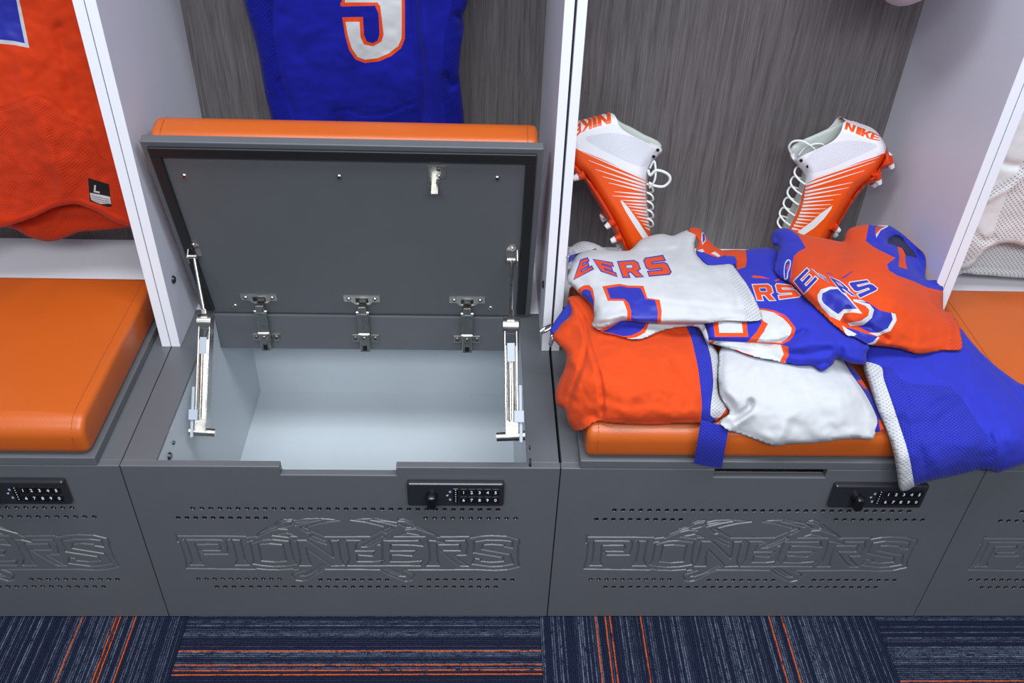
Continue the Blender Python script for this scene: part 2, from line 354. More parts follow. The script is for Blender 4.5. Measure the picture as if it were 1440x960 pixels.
def relief(root, outline, ctrl, body_mat, regions=(), strokes=(), roll=(.02, 14), thick=.05, step=3.2, wrinkle=.0025, wscale=14.,
           plane=None, open_edge=None, smooth=True, labels={}, seed=0, mirror=False, hard=(), body='body', rest=None):
    """A soft closed body. Its front is a sheet sculpted over the measured outline: depth comes from control points
    (px, py, 'z'|'y', value) or, on a plane, half widths (px, py, value); the rim rolls back and a second sheet closes it behind."""
    out = cr(outline, True, step) if smooth else dens(outline, step)
    polys = [out]; regs = []
    for rg in regions:
        p = rg[2]; soft = len(rg) > 3 and rg[3]
        P = cr(p, True, step) if soft else dens(p, step*1.2)
        regs.append((rg[0], rg[1], P)); polys.append(P)
    lo = out.min(0); hi = out.max(0)
    gx, gy = np.meshgrid(np.arange(lo[0], hi[0], step), np.arange(lo[1], hi[1], step*.866))
    gx[1::2] += step/2
    G = np.stack([gx.ravel(), gy.ravel()], 1); G = G[inside(G, out)]
    near = np.full(len(G), 1e9)
    for p in polys: near = np.minimum(near, dist(G, p)[0])
    G = G[near > step*.45]
    verts = []; edges = []
    for p in polys:
        n0 = len(verts); verts += [tuple(q) for q in p]
        edges += [(n0+i, n0+(i+1) % len(p)) for i in range(len(p))]
    verts += [tuple(q) for q in G]
    r = delaunay_2d_cdt([Vector(v) for v in verts], edges, [], 0, 1e-3, False)
    Q = np.array([tuple(v) for v in r[0]]); T = np.array([tuple(f) for f in r[2]], int)
    cen = Q[T].mean(1); keep = inside(cen, out); T = T[keep]; cen = cen[keep]
    a = Q[T[:, 0]]; b = Q[T[:, 1]]; c = Q[T[:, 2]]
    area2 = (b[:, 0]-a[:, 0])*(c[:, 1]-a[:, 1])-(b[:, 1]-a[:, 1])*(c[:, 0]-a[:, 0])
    T[area2 > 0] = T[area2 > 0][:, ::-1]      # towards the viewer
    used = np.unique(T); mp = -np.ones(len(Q), int); mp[used] = np.arange(len(used)); Q = Q[used]; T = mp[T]
    ids = np.zeros(len(T), int); keys = [(body, body_mat)]
    for pn, mt, P in regs:
        pn = body if pn == 'body' else pn
        mt = body_mat if mt is None else mt
        if (pn, mt) not in keys: keys.append((pn, mt))
        ids[inside(cen, P)] = keys.index((pn, mt))
    # rim
    ec = {}
    for t in T:
        for i in range(3):
            e = (t[i], t[(i+1) % 3]); ec[tuple(sorted(e))] = ec.get(tuple(sorted(e)), 0)+1
    bd = np.zeros(len(Q), bool); be = [e for e, k in ec.items() if k == 1]
    for e in be: bd[list(e)] = True
    if open_edge is not None:                # part of the rim that stays open (a shoe's collar)
        oe = dens(open_edge, step, False); dop = dist(Q, oe, False)[0]
        segs = [p for p in out if dist(p[None], oe, False)[0][0] > step*.8]
        d = np.min(np.stack([np.hypot(Q[:, 0]-p[0], Q[:, 1]-p[1]) for p in segs]), 0); d[bd & (dop > step*.8)] = 0
        weld = bd & (dop > step*.8)
    else:
        d = dist(Q, out)[0]; d[bd] = 0; weld = bd
    rr, rp = roll; f = np.clip(d/rp, 0, 1); push = rr*(1-np.sqrt(np.clip(1-(1-f)**2, 0, 1)))
    disp = np.zeros(len(Q))
    for st in strokes:
        pl = cr(st[0], False, 4.0); ds, sd = dist(Q, pl, False); kind = st[3] if len(st) > 3 else 'g'
        if kind == 'g': disp += st[2]*np.exp(-(ds/st[1])**2)
        else:                                # one-sided step: a layer edge
            disp += np.where(sd > 0 if kind == 's' else sd < 0, st[2]*np.exp(-(ds/st[1])**1.3), 0)
    if plane is not None:
        P0, nv = np.array(plane[0], float), np.array(plane[1], float); nv /= np.linalg.norm(nv)
        hw = tps(ctrl, Q); hw = np.maximum(hw, .002)*np.sqrt(np.clip(1-(1-f)**2, 0, 1))+disp*np.clip(d/4, 0, 1)
        base = np.array([at_p(x, y, P0+nv*h_, nv)-nv*h_ for (x, y), h_ in zip(Q, hw)])
        Pf = base+nv*hw[:, None]; Pb = base-nv*hw[:, None]
    else:
        cc = []
        for px, py, k, val in ctrl:
            dr = ray(px, py); i = {'x': 0, 'y': 1, 'z': 2}[k]; cc.append((px, py, (val-CAM[i])/dr[i]))
        dirs = np.array([ray(x, y) for x, y in Q]); ln = np.linalg.norm(dirs, axis=1)[:, None]
        t = tps(cc, Q)
        Pf = CAM+dirs*t[:, None]
        nz = np.array([noise.fractal(Vector((p[0]*wscale+seed*7.3, p[1]*wscale, p[2]*wscale)), .7, 2.2, 3) for p in Pf])
        amt = np.clip(d/10, 0, 1)
        Pf = Pf+(dirs/ln)*(push-disp-nz*wrinkle*amt)[:, None]
        f2 = np.clip(d/(rp*1.3), 0, 1); th = thick*np.sqrt(np.clip(1-(1-f2)**2, 0, 1))
        tf = np.linalg.norm(Pf-CAM, axis=1); tb = tf+th; un = dirs/ln
        if rest is not None:                 # lie on what is beneath instead of sinking into it
            lim = np.full(len(Q), 1e3)
            for i in range(len(Q)):
                h = rest.ray_cast(Vector(CAM), Vector(un[i]))
                if h[0] is not None: lim[i] = h[3]
            E2 = np.vstack([T[:, [0, 1]], T[:, [1, 2]], T[:, [2, 0]]]); E2 = np.vstack([E2, E2[:, ::-1]])
            for _ in range(2):               # carry the limit one or two steps past an edge beneath
                l2 = lim.copy(); np.minimum.at(l2, E2[:, 0], lim[E2[:, 1]]+.004); lim = l2
            hit = (tf > lim-.0080).astype(float)
            for _ in range(2): np.maximum.at(hit, E2[:, 0], hit[E2[:, 1]]*.99)
            tf = np.minimum(tf, lim-.0080); tb = np.minimum(tb, lim-.0045)
            for _ in range(2):               # soften the steps this leaves
                nb = np.zeros(len(Q)); ct = np.zeros(len(Q))
                np.add.at(nb, E2[:, 0], tf[E2[:, 1]]); np.add.at(ct, E2[:, 0], 1)
                tf = np.where(hit > 0, np.minimum(tf, nb/np.maximum(ct, 1)+.0005), tf)
        tb = np.maximum(tb, tf+.0012*(~bd))
        Pf = CAM+un*tf[:, None]; Pb = CAM+un*tb[:, None]
    for A in (Pf, Pb):                       # keep clear of the divider boards
        A[(A[:, 0] > .72) & (A[:, 0] < .7815) & (A[:, 1] > .322), 0] = .7815
        A[(A[:, 0] > 1.4985) & (A[:, 0] < 1.53) & (A[:, 1] > .322) & (A[:, 2] > H), 0] = 1.4985
    n = len(Q); bi = np.arange(n)+n; bi[weld] = np.arange(n)[weld]
    V = np.vstack([Pf, Pb]); TB = bi[T][:, ::-1]
    FA = np.vstack([T, TB]); FI = np.r_[ids, ids if mirror else np.zeros(len(T), int)]
    fn = np.cross(V[FA[:, 1]]-V[FA[:, 0]], V[FA[:, 2]]-V[FA[:, 0]]); VN = np.zeros_like(V)
    for i in range(3): np.add.at(VN, FA[:, i], fn)
    VN /= (np.linalg.norm(VN, axis=1)[:, None]+1e-12)
    parts = []
    for k, _ in keys:
        if k not in parts: parts.append(k)
    res = {}
    for pn in parts:
        ks = [i for i, q in enumerate(keys) if q[0] == pn]; sel = np.isin(FI, ks)
        if not sel.any(): continue
        groups = [np.nonzero(sel)[0]]
        if pn in ('curved_mark', 'mesh_side', 'side_panel'):       # separate pieces are parts of their own
            lab = np.arange(len(V)); Fs = FA[sel]
            while True:
                mn = lab[Fs].min(1); l2 = lab.copy()
                for i in range(3): np.minimum.at(l2, Fs[:, i], mn)
                if (l2 == lab).all(): break
                lab = l2
            fl = lab[Fs[:, 0]]; groups = [np.nonzero(sel)[0][fl == k] for k in np.unique(fl)]
            groups = [g for g in groups if len(g) > 6]
        for gsel in groups:
            F = FA[gsel]; u = np.unique(F); mm = -np.ones(len(V), int); mm[u] = np.arange(len(u)); F2 = mm[F]
            me = bpy.data.meshes.new(pn); me.from_pydata(V[u].tolist(), [], F2.tolist())
            mats = [keys[i][1] for i in ks]
            for x in mats: me.materials.append(x)
            lut = {i: j for j, i in enumerate(ks)}
            me.polygons.foreach_set('material_index', [lut[i] for i in FI[gsel]])
            me.polygons.foreach_set('use_smooth', [True]*len(F2))
            ul = me.uv_layers.new(name='UVMap'); w_ = V[u][F2.ravel()]
            ul.data.foreach_set('uv', np.stack([w_[:, 0], w_[:, 1]+w_[:, 2]], 1).ravel())
            me.normals_split_custom_set_from_vertices(VN[u].tolist()); me.update()
            res[pn] = link(pn, me, root, labels.get(pn))
    return res

def tree(o):
    r = [o]
    for c in o.children: r += tree(c)
    return r
def bvh(*roots):
    """one search tree over the finished things beneath"""
    from mathutils.bvhtree import BVHTree
    V = []; F = []
    for rt in roots:
        for o in tree(rt):
            if o.type != 'MESH' or o.name.startswith(('engraving', 'key', 'printed', 'indicator')): continue
            M = WORLD(o); n = len(V)
            V += [M @ v.co for v in o.data.vertices]; F += [tuple(i+n for i in p.vertices) for p in o.data.polygons]
    return BVHTree.FromPolygons(V, F)
# ------------------------------------------------------------------ setting
W, H, TP = .760, .432, .018
YD, YB = .329, .728; TPF = .014
def floor_build():
    b = MB().box((-2.2, -3.2, -.03), (3.6, 1.0, -.007))
    fl = tag(b.build('floor', plain('subfloor', rgb(.02, .022, .03), .9)), kind='structure')
    k = 0
    for x0, x1, hor, lines in ((-.667, .037, 0, (-.172, -.105, -.097, -.066)), (.037, .745, 1, (-.077, -.108, -.119, -.128)),
                               (.745, 1.440, 0, (.859, .879, .889, .952, 1.218, 1.244)), (1.440, 2.150, 1, (-.146, -.40))):
        for j, (y0, y1) in enumerate(((-.46, .50), (-1.42, -.462))):
            mt = carpet('carpet_loop_pile', [l-(0 if hor else 0) for l in lines], k*3.1+1); k += 1
            b = MB().box((x0+.0005, y0+.0005, -.008), (x1-.0005, y1-.0005, 0), .0012, 2)
            me = b.mesh('carpet_tile', mt); ul = me.uv_layers.new(name='UVMap')
            for lp in me.loops:
                p = me.vertices[lp.vertex_index].co
                ul.data[lp.index].uv = (p.y, p.x) if hor else (p.x, p.y)
            link('carpet_tile', me, fl)
floor_build()
b = MB().box((-2.2, .752, -.03), (3.6, .80, 2.6))
tag(b.build('wall_back', plain('wall_paint', rgb(.6, .6, .6), .8)), kind='structure')

# ------------------------------------------------------------------ the engraved front panel, shared by every locker
def fz(px, py):
    p = at_y(px, py, 0.0); return [p[0], p[2]+(p[0]-.38)*.0205+.0015]   # levelled
ENG = []
def eng(ox, lines):
    for l in lines: ENG.append([fz(ox+x/6.857, 700+y/6.857) for x, y in l])
eng(240, [[(40, 335), (48, 347), (390, 352), (725, 360)], [(45, 335), (62, 408), (80, 408), (108, 480), (138, 580), (145, 610), (150, 662), (480, 672), (815, 680)],
 [(815, 672), (900, 682), (1040, 688), (1185, 680), (1190, 690), (1234, 686)],
 [(115, 385), (300, 388), (500, 393), (525, 415), (545, 470), (545, 530), (322, 528), (275, 490), (470, 495), (478, 470), (455, 432), (232, 432), (285, 600), (315, 632), (190, 630), (205, 600), (165, 470), (130, 390)],
 [(555, 390), (670, 397), (680, 450), (715, 590), (758, 640), (622, 638), (640, 600), (605, 450), (575, 395)], [(740, 412), (760, 405), (790, 405)],
 [(735, 370), (825, 362), (870, 320), (930, 285), (1000, 262), (1035, 225), (1090, 203), (1150, 198), (1230, 208)],
 [(830, 372), (900, 335), (960, 310), (1035, 293), (1125, 300)], [(860, 330), (960, 290), (1030, 270)],
 [(1030, 262), (1060, 235), (1110, 220), (1170, 222), (1178, 238), (1150, 262), (1090, 280), (1035, 285)], [(1175, 230), (1205, 265), (1234, 252)],
 [(975, 358), (1050, 347), (1120, 333), (1175, 352)], [(975, 358), (1135, 378), (1150, 366), (1220, 370)],
 [(765, 435), (820, 415), (880, 398), (980, 395), (1145, 415), (1155, 470), (1190, 600), (1212, 635), (1100, 652), (980, 655), (880, 645), (790, 628), (800, 600), (765, 435)],
 [(845, 440), (950, 435), (1080, 447), (1115, 605), (1000, 612), (875, 600), (845, 440)]])
eng(400, [[(0, 205), (75, 205), (95, 218), (180, 200), (300, 198), (420, 205), (535, 220), (400, 235), (300, 255), (215, 280)],
 [(95, 238), (250, 218), (345, 213), (250, 228), (110, 262)], [(160, 280), (165, 300), (220, 335), (245, 330), (245, 310), (165, 278)],
 [(215, 285), (270, 320), (390, 375), (600, 378), (825, 380), (920, 330), (985, 290)],
 [(90, 405), (215, 408), (300, 460), (475, 580), (460, 500), (435, 415), (540, 412), (520, 440), (545, 600), (580, 655), (455, 658), (390, 610), (215, 490), (220, 560), (260, 652), (148, 652), (155, 600), (120, 420), (90, 405)],
 [(265, 362), (245, 380), (320, 420), (405, 450)], [(275, 370), (390, 415)],
 [(575, 412), (760, 415), (695, 455), (690, 490), (685, 517), (865, 518), (885, 517), (850, 568), (700, 555), (705, 620), (850, 622), (945, 612), (970, 615), (930, 662), (610, 658), (630, 600), (600, 440), (575, 412)],
 [(740, 478), (850, 425), (940, 375), (975, 393), (800, 478), (740, 478)], [(895, 462), (930, 460), (940, 475)], [(950, 325), (1025, 290), (1040, 312), (975, 350), (950, 330)],
 [(635, 220), (750, 208), (880, 208), (1000, 225), (1085, 240), (1100, 220), (1150, 215), (1234, 235)], [(635, 220), (780, 240), (880, 265), (955, 285)],
 [(830, 222), (950, 245), (1080, 280), (1100, 255), (1085, 250), (1000, 235), (850, 218)], [(1110, 262), (1180, 300), (1234, 302)],
 [(390, 640), (300, 690), (200, 745), (150, 750)], [(200, 690), (85, 730), (75, 750), (110, 790), (165, 798), (210, 790), (300, 735), (385, 690), (600, 692), (925, 700), (1000, 745), (1120, 795), (1180, 815), (1234, 802)],
 [(410, 652), (320, 705), (190, 752)], [(985, 680), (1090, 735), (1170, 768), (1110, 765), (1040, 730), (960, 688)]])
eng(560, [[(0, 215), (50, 215), (110, 235), (185, 278)], [(0, 235), (60, 240), (130, 265), (170, 290), (130, 300), (80, 300), (0, 258)],
 [(190, 285), (260, 320), (330, 355), (395, 398)], [(165, 295), (250, 325), (340, 365), (385, 398)], [(70, 320), (165, 310), (300, 355), (350, 372)],
 [(0, 380), (85, 350), (210, 375)], [(-40, 384), (120, 385), (262, 388)],
 [(-155, 420), (0, 425), (200, 425), (240, 480), (150, 468), (0, 462), (-70, 462), (-75, 520), (0, 522), (180, 522), (135, 572), (0, 560), (-70, 560), (-75, 625), (100, 628), (240, 620), (215, 668), (0, 662), (-165, 662), (-150, 600), (-155, 420)],
 [(395, 392), (690, 392), (700, 408), (800, 390), (900, 386), (1050, 395), (1165, 428), (1165, 470), (1155, 500), (1150, 630), (1165, 690), (1050, 715), (920, 720), (740, 710), (400, 708), (60, 705), (140, 742), (155, 765), (120, 805), (70, 815), (0, 785)],
 [(-50, 708), (70, 768), (20, 765), (-80, 722)],
 [(285, 425), (360, 430), (450, 458), (440, 430), (650, 430), (670, 490), (655, 570), (545, 572), (600, 625), (680, 678), (600, 675), (540, 635), (410, 525), (600, 528), (595, 468), (375, 468), (370, 540), (385, 640), (400, 670), (275, 670), (305, 620), (300, 500), (285, 425)],
 [(730, 445), (850, 428), (1000, 432), (1100, 445), (1100, 510), (1025, 495), (1020, 480), (900, 470), (820, 475), (805, 518), (1080, 570), (1088, 600), (1105, 662), (1000, 680), (900, 685), (710, 658), (735, 605), (790, 610), (800, 632), (900, 642), (1015, 635), (1005, 598), (725, 548), (730, 490), (730, 445)]])
HOLES = []
def holes(px0, py0, px1, py1, n):
    a = fz(px0, py0); c = fz(px1, py1); z = (a[1]+c[1])/2
    for i in range(n): HOLES.append((a[0]+(c[0]-a[0])*i/(n-1), z))
holes(270.6, 713.4, 700, 719.2, 35)
holes(249.8, 725.5, 373, 727.4, 11); holes(598.6, 731.3, 724.8, 732.4, 11)
holes(278.2, 811.6, 393.1, 813.7, 11); holes(451, 815.2, 544.4, 816.4, 9); holes(603.3, 817.1, 720.4, 818.4, 11)
holes(304.2, 822.5, 697, 829, 34)
R0, R1 = (.040, .078), (.722, .3445)
def panel_meshes():
    st = .00078
    nx = int((R1[0]-R0[0])/st); nz = int((R1[1]-R0[1])/st)
    xs = np.linspace(R0[0], R1[0], nx); zs = np.linspace(R0[1], R1[1], nz)
    dp = np.full((nz, nx), 1.0)                    # distance to the nearest cut
    for pl in ENG:
        for a, c in zip(pl[:-1], pl[1:]):
            a = np.array(a); c = np.array(c); ab = c-a; L = ab@ab
            if L < 1e-10: continue
            i0 = max(0, np.searchsorted(xs, min(a[0], c[0])-.004)); i1 = np.searchsorted(xs, max(a[0], c[0])+.004)
            j0 = max(0, np.searchsorted(zs, min(a[1], c[1])-.004)); j1 = np.searchsorted(zs, max(a[1], c[1])+.004)
            gx, gz = np.meshgrid(xs[i0:i1]-a[0], zs[j0:j1]-a[1])
            t = np.clip((gx*ab[0]+gz*ab[1])/L, 0, 1)
            dp[j0:j1, i0:i1] = np.minimum(dp[j0:j1, i0:i1], np.hypot(gx-t*ab[0], gz-t*ab[1]))
    y = .0030*np.clip(1-dp/.0021, 0, 1)
    for hx, hz in HOLES:
        i0 = np.searchsorted(xs, hx-.005); i1 = np.searchsorted(xs, hx+.005); j0 = np.searchsorted(zs, hz-.005); j1 = np.searchsorted(zs, hz+.005)
        gx, gz = np.meshgrid(xs[i0:i1]-hx, zs[j0:j1]-hz); r = np.hypot(gx/1.12, gz)
        y[j0:j1, i0:i1] = np.maximum(y[j0:j1, i0:i1], .009*np.clip((.0037-r)/.0008, 0, 1))
    gx, gz = np.meshgrid(xs, zs); V = np.stack([gx.ravel(), y.ravel(), gz.ravel()], 1)
    idx = np.arange(nx*nz).reshape(nz, nx)
    Fq = np.stack([idx[:-1, :-1].ravel(), idx[:-1, 1:].ravel(), idx[1:, 1:].ravel(), idx[1:, :-1].ravel()], 1)
    me = bpy.data.meshes.new('engraving'); me.vertices.add(len(V)); me.vertices.foreach_set('co', V.ravel())
    me.loops.add(Fq.size); me.loops.foreach_set('vertex_index', Fq.ravel()); me.polygons.add(len(Fq))
    me.polygons.foreach_set('loop_start', np.arange(len(Fq))*4); me.update(calc_edges=True); me.validate(); me.materials.append(M_GREY); me.materials.append(M_GROOVE); me.materials.append(M_BLACKP)
    dq = y.ravel()[Fq]; me.polygons.foreach_set('material_index', ((dq.max(1) > 2e-4) & (dq.max(1) < .00305)).astype(np.int32)+2*(dq.max(1) > .0036))  # black faces stand in for the shade inside the holes
    # the board round it, with the finger notch in its upper edge
    g = .0008; n0, n1, nz0 = .272, .473, .4115
    b = bmesh.new()
    rects = [(g, .003, W-g, R0[1]), (g, R0[1], R0[0], R1[1]), (R1[0], R0[1], W-g, R1[1]), (g, R1[1], R0[0], nz0), (R0[0], R1[1], n0, nz0), (n0, R1[1], n1, nz0),
             (n1, R1[1], R1[0], nz0), (R1[0], R1[1], W-g, nz0), (g, nz0, R0[0], H), (R0[0], nz0, n0, H), (n1, nz0, R1[0], H), (R1[0], nz0, W-g, H)]
    xsx = sorted({r[0] for r in rects} | {r[2] for r in rects})
    for x0, z0, x1, z1 in rects:                   # split so that the corners meet
        cuts = [x0]+[x for x in xsx if x0 < x < x1]+[x1]
        for p, q in zip(cuts[:-1], cuts[1:]):
            b.faces.new([b.verts.new((p, 0, z0)), b.verts.new((q, 0, z0)), b.verts.new((q, 0, z1)), b.verts.new((p, 0, z1))])
    bmesh.ops.remove_doubles(b, verts=b.verts[:], dist=1e-5)
    ex = bmesh.ops.extrude_face_region(b, geom=b.faces[:])
    for v in [q for q in ex['geom'] if isinstance(q, bmesh.types.BMVert)]: v.co.y = TPF
    for f in b.faces[:]:                            # close the back behind the carved field
        pass
    bv = [v for v in b.verts if abs(v.co.y-TPF) < 1e-6]
    def find(x, z): return min(bv, key=lambda v: abs(v.co.x-x)+abs(v.co.z-z))
    bmesh.ops.recalc_face_normals(b, faces=b.faces[:])
    ed = [e for e in b.edges if e.is_manifold and e.calc_face_angle() > .5 and all(abs(v.co.y) < 1e-6 for v in e.verts)
          and not all(R0[0]-1e-4 < v.co.x < R1[0]+1e-4 and R0[1]-1e-4 < v.co.z < R1[1]+1e-4 for v in e.verts)]
    ed += [e for e in b.edges if e.is_manifold and abs(e.verts[0].co.y-e.verts[1].co.y) > .008 and all(abs(v.co.z-nz0) < 1e-4 and min(abs(v.co.x-n0), abs(v.co.x-n1)) < 1e-4 for v in e.verts)]
    bmesh.ops.bevel(b, geom=ed, offset=.0016, segments=2, profile=.5, affect='EDGES', clamp_overlap=True)
    mb = MB(); mb.bm(b)
    mb.box((R0[0]-.002, .0105, R0[1]-.002), (R1[0]+.002, .0136, R1[1]+.002))
    return mb.mesh('front_panel', M_GREY), me
ME_PANEL, ME_ENGRAVE = panel_meshes()

def text_mesh(s, size, align='CENTER'):
    c = bpy.data.curves.new('t', 'FONT'); c.body = s; c.size = size; c.align_x = align; c.align_y = 'CENTER'; c.resolution_u = 2; c.extrude = .0002
    o = bpy.data.objects.new('t', c); COL.objects.link(o)
    dg = bpy.context.evaluated_depsgraph_get(); me = bpy.data.meshes.new_from_object(o.evaluated_get(dg))
    v = [tuple(p.co) for p in me.vertices]; f = [tuple(p.vertices) for p in me.polygons]
    bpy.data.objects.remove(o); bpy.data.curves.remove(c); bpy.data.meshes.remove(me); return v, f

KEYM = {}
def keypad(par, x0):
    cx, cz = .5765, .3757
    hw, hh = .0855, .0293
    if not KEYM:
        KEYM['plate'] = MB().box((cx-hw, -.013, cz-hh), (cx+hw, 0, cz+hh), .0045, 3).mesh('keypad_lock', M_DARKST)
        k = MB().cyl((.5345, -.012, cz+.002), (.5345, -.024, cz+.002), .0105, .0095, 24)
        k.box((.5345-.0085, -.036, cz-.015), (.5345+.0085, -.020, cz+.017), .006, 3)
        KEYM['knob'] = k.mesh('thumb_knob', M_BLACKP)
        KEYM['strip'] = MB().box((.5715, -.0142, cz-.0175), (.5815, -.0125, cz+.0185), .0006, 1).mesh('indicator_strip', M_BLACKP)
        KEYM['key'] = MB().box((-.0064, -.0152, -.0082), (.0064, -.0125, .0082), .001, 2).mesh('key', M_BLACKP)
        t = MB()
        for i, ch in enumerate('1234567890'):
            kx = .5905+.0141*(i % 5); kz = cz+(.0098 if i < 5 else -.0098)
            v, f = text_mesh(ch, .0098)
            t.add([(p[0]+kx, -.0154-p[2], p[1]+kz) for p in v], [q[::-1] if False else q for q in f])
        for j in range(6): t.box((.5758, -.0146, cz+.0145-j*.0057), (.5772, -.0141, cz+.0159-j*.0057))
        KEYM['print'] = t.mesh('key_numbers', M_PRINT)
        p = MB()
        for dz in (.0095, -.0105): p.box((.5648, -.0135, cz+dz-.0022), (.5684, -.0128, cz+dz+.0022), mi=1)
        for dx, dz in ((0, 0), (.0022, .0008), (.0012, -.0016)): p.box((.5600+dx, -.0135, cz+dz), (.5612+dx, -.0128, cz+dz+.0012))
        KEYM['mark'] = p.mesh('printed_marks', [M_PRINT, M_PRINTB])
    pl = link('keypad_lock', KEYM['plate'], par, 'dark steel keypad lock with black keys and knob'); pl.location = (x0, 0, 0)
    pl.matrix_parent_inverse = Matrix.Translation((-x0, 0, 0))
    for nm, kk in (('thumb_knob', 'knob'), ('indicator_strip', 'strip'), ('key_numbers', 'print'), ('printed_marks', 'mark')):
        o = link(nm, KEYM[kk], pl); o.matrix_parent_inverse = Matrix.Identity(4)
    for i in range(10):
        o = link('key', KEYM['key'], pl); o.matrix_parent_inverse = Matrix.Identity(4)
        o.location = (.5905+.0141*(i % 5), 0, cz+(.0098 if i < 5 else -.0098))

# ------------------------------------------------------------------ lockers
LX0, LX1, LD, LT = .033, .723, .458, .018            # lid across, depth, thickness
def cushion_mesh():
    nx, ny = 60, 46; x0, x1, y0, y1 = LX0+.008, LX1-.008, .004, LD-.006; z0, hgt = LT, .079
    mb = MB()
    b = bmesh.new(); bmesh.ops.create_cube(b, size=1)
    for p in b.verts: p.co = Vector((x0+(p.co.x+.5)*(x1-x0), y0+(p.co.y+.5)*(y1-y0), z0+(p.co.z+.5)*hgt))
    along = lambda e: abs(e.verts[0].co.x-e.verts[1].co.x) > .1
    fr_ = [e for e in b.edges if along(e) and all(v.co.y < y0+.001 and v.co.z > z0+hgt-.001 for v in e.verts)]
    bmesh.ops.bevel(b, geom=fr_, offset=.036, segments=10, profile=.5, affect='EDGES', clamp_overlap=True)
    lo_ = [e for e in b.edges if along(e) and all(v.co.y < y0+.001 and v.co.z < z0+.001 for v in e.verts)]
    bmesh.ops.bevel(b, geom=lo_, offset=.018, segments=5, profile=.5, affect='EDGES', clamp_overlap=True)
    bk_ = [e for e in b.edges if along(e) and all(v.co.y > y1-.001 for v in e.verts)]
    bmesh.ops.bevel(b, geom=bk_, offset=.030, segments=4, profile=.5, affect='EDGES', clamp_overlap=True)
    rim_ = [e for e in b.edges if not along(e)]
    bmesh.ops.bevel(b, geom=rim_, offset=.011, segments=4, profile=.5, affect='EDGES', clamp_overlap=True)
    tf = [f for f in b.faces if f.normal.z > .99]
    bmesh.ops.triangulate(b, faces=tf)
    for _ in range(4):
        e = list({e for f in b.faces if f.normal.z > .985 and f.calc_center_median().z > z0+hgt-.01 for e in f.edges if e.calc_length() > .05})
        if e: bmesh.ops.subdivide_edges(b, edges=e, cuts=1, use_grid_fill=False)
    bmesh.ops.triangulate(b, faces=[f for f in b.faces if len(f.verts) > 4])
    for v in b.verts:
        if v.co.z > z0+.02:
            u = (v.co.x-x0)/(x1-x0)*2-1; q = (v.co.y-y0)/(y1-y0)*2-1
            v.co.z += (.010*(1-u**4)*(1-q**2)-.006)*min(1, (v.co.z-z0)/hgt)
            v.co.z += .0012*noise.noise(Vector((v.co.x*14, v.co.y*14, 2)))
    mb.bm(b, smooth=True)
    return mb.mesh('cushion', M_LEATHER), (x0, x1, y0, y1, z0, hgt)
ME_CUSH, CB = cushion_mesh()
def stitch_mesh(which):
    from mathutils.bvhtree import BVHTree
    bt = BVHTree.FromPolygons([v.co for v in ME_CUSH.vertices], [tuple(p.vertices) for p in ME_CUSH.polygons])
    mb = MB()
    for sx in ((CB[0]+.019, CB[1]-.019)[which],):
        path = []
        for i in range(90):                          # over the top, then down the front
            y = CB[3]-.03-(CB[3]-CB[2]-.03)*i/89*1.0
            h = bt.ray_cast(Vector((sx, y, .3)), Vector((0, 0, -1)))
            if h[0]: path.append((h[0], h[1]))
        for i in range(14):
            h = bt.ray_cast(Vector((sx, -.2, CB[4]+CB[5]*(.58-.5*i/13))), Vector((0, 1, 0)))
            if h[0]: path.append((h[0], h[1]))
        for (p, n), (q, n2) in zip(path[:-1], path[1:]):
            d = q-p
            if .001 < d.length < .02: mb.bar(p+d*.12+n*.0002, p+d*.78+n2*.0002, .0013, .0013, n, 0)
    return mb.mesh('stitching', M_STITCH)
ME_STITCH = [stitch_mesh(0), stitch_mesh(1)]
ME_LID = MB().box((LX0, 0, 0), (LX1, LD, LT), .0018, 2).mesh('seat_lid', M_GREY)
def gasket_mesh():
    b = MB(); w_ = .019; i_ = .011
    b.box((LX0+i_, i_-.002, -.007), (LX1-i_, i_+w_, 0), .002, 2)
    b.box((LX0+i_, i_+w_, -.007), (LX0+i_+w_, LD-.012, 0), .002, 2); b.box((LX1-i_-w_, i_+w_, -.007), (LX1-i_, LD-.012, 0), .002, 2)
    return b.mesh('gasket', M_BLACK)
ANG = math.radians(-75.5); LIFT = .0195
C0 = np.array([0, .44, H+.0205]); LN = np.array([0, math.sin(ANG), -math.cos(ANG)])   # inner face of the raised lid

def screw(par, p, n, r=.006, name='screw'):
    p = Vector(p); n = Vector(n).normalized()
    mb = MB().cyl(p, p+n*.0022, r, r*.8, 14); x = n.orthogonal().normalized(); y = n.cross(x)
    for d in (x, y): mb.bar(p+n*.0021-d*r*.6, p+n*.0021+d*r*.6, r*.28, .0006, n, 0, 1)
    return mb.build(name, [M_NICKEL, M_BLACKP], par)

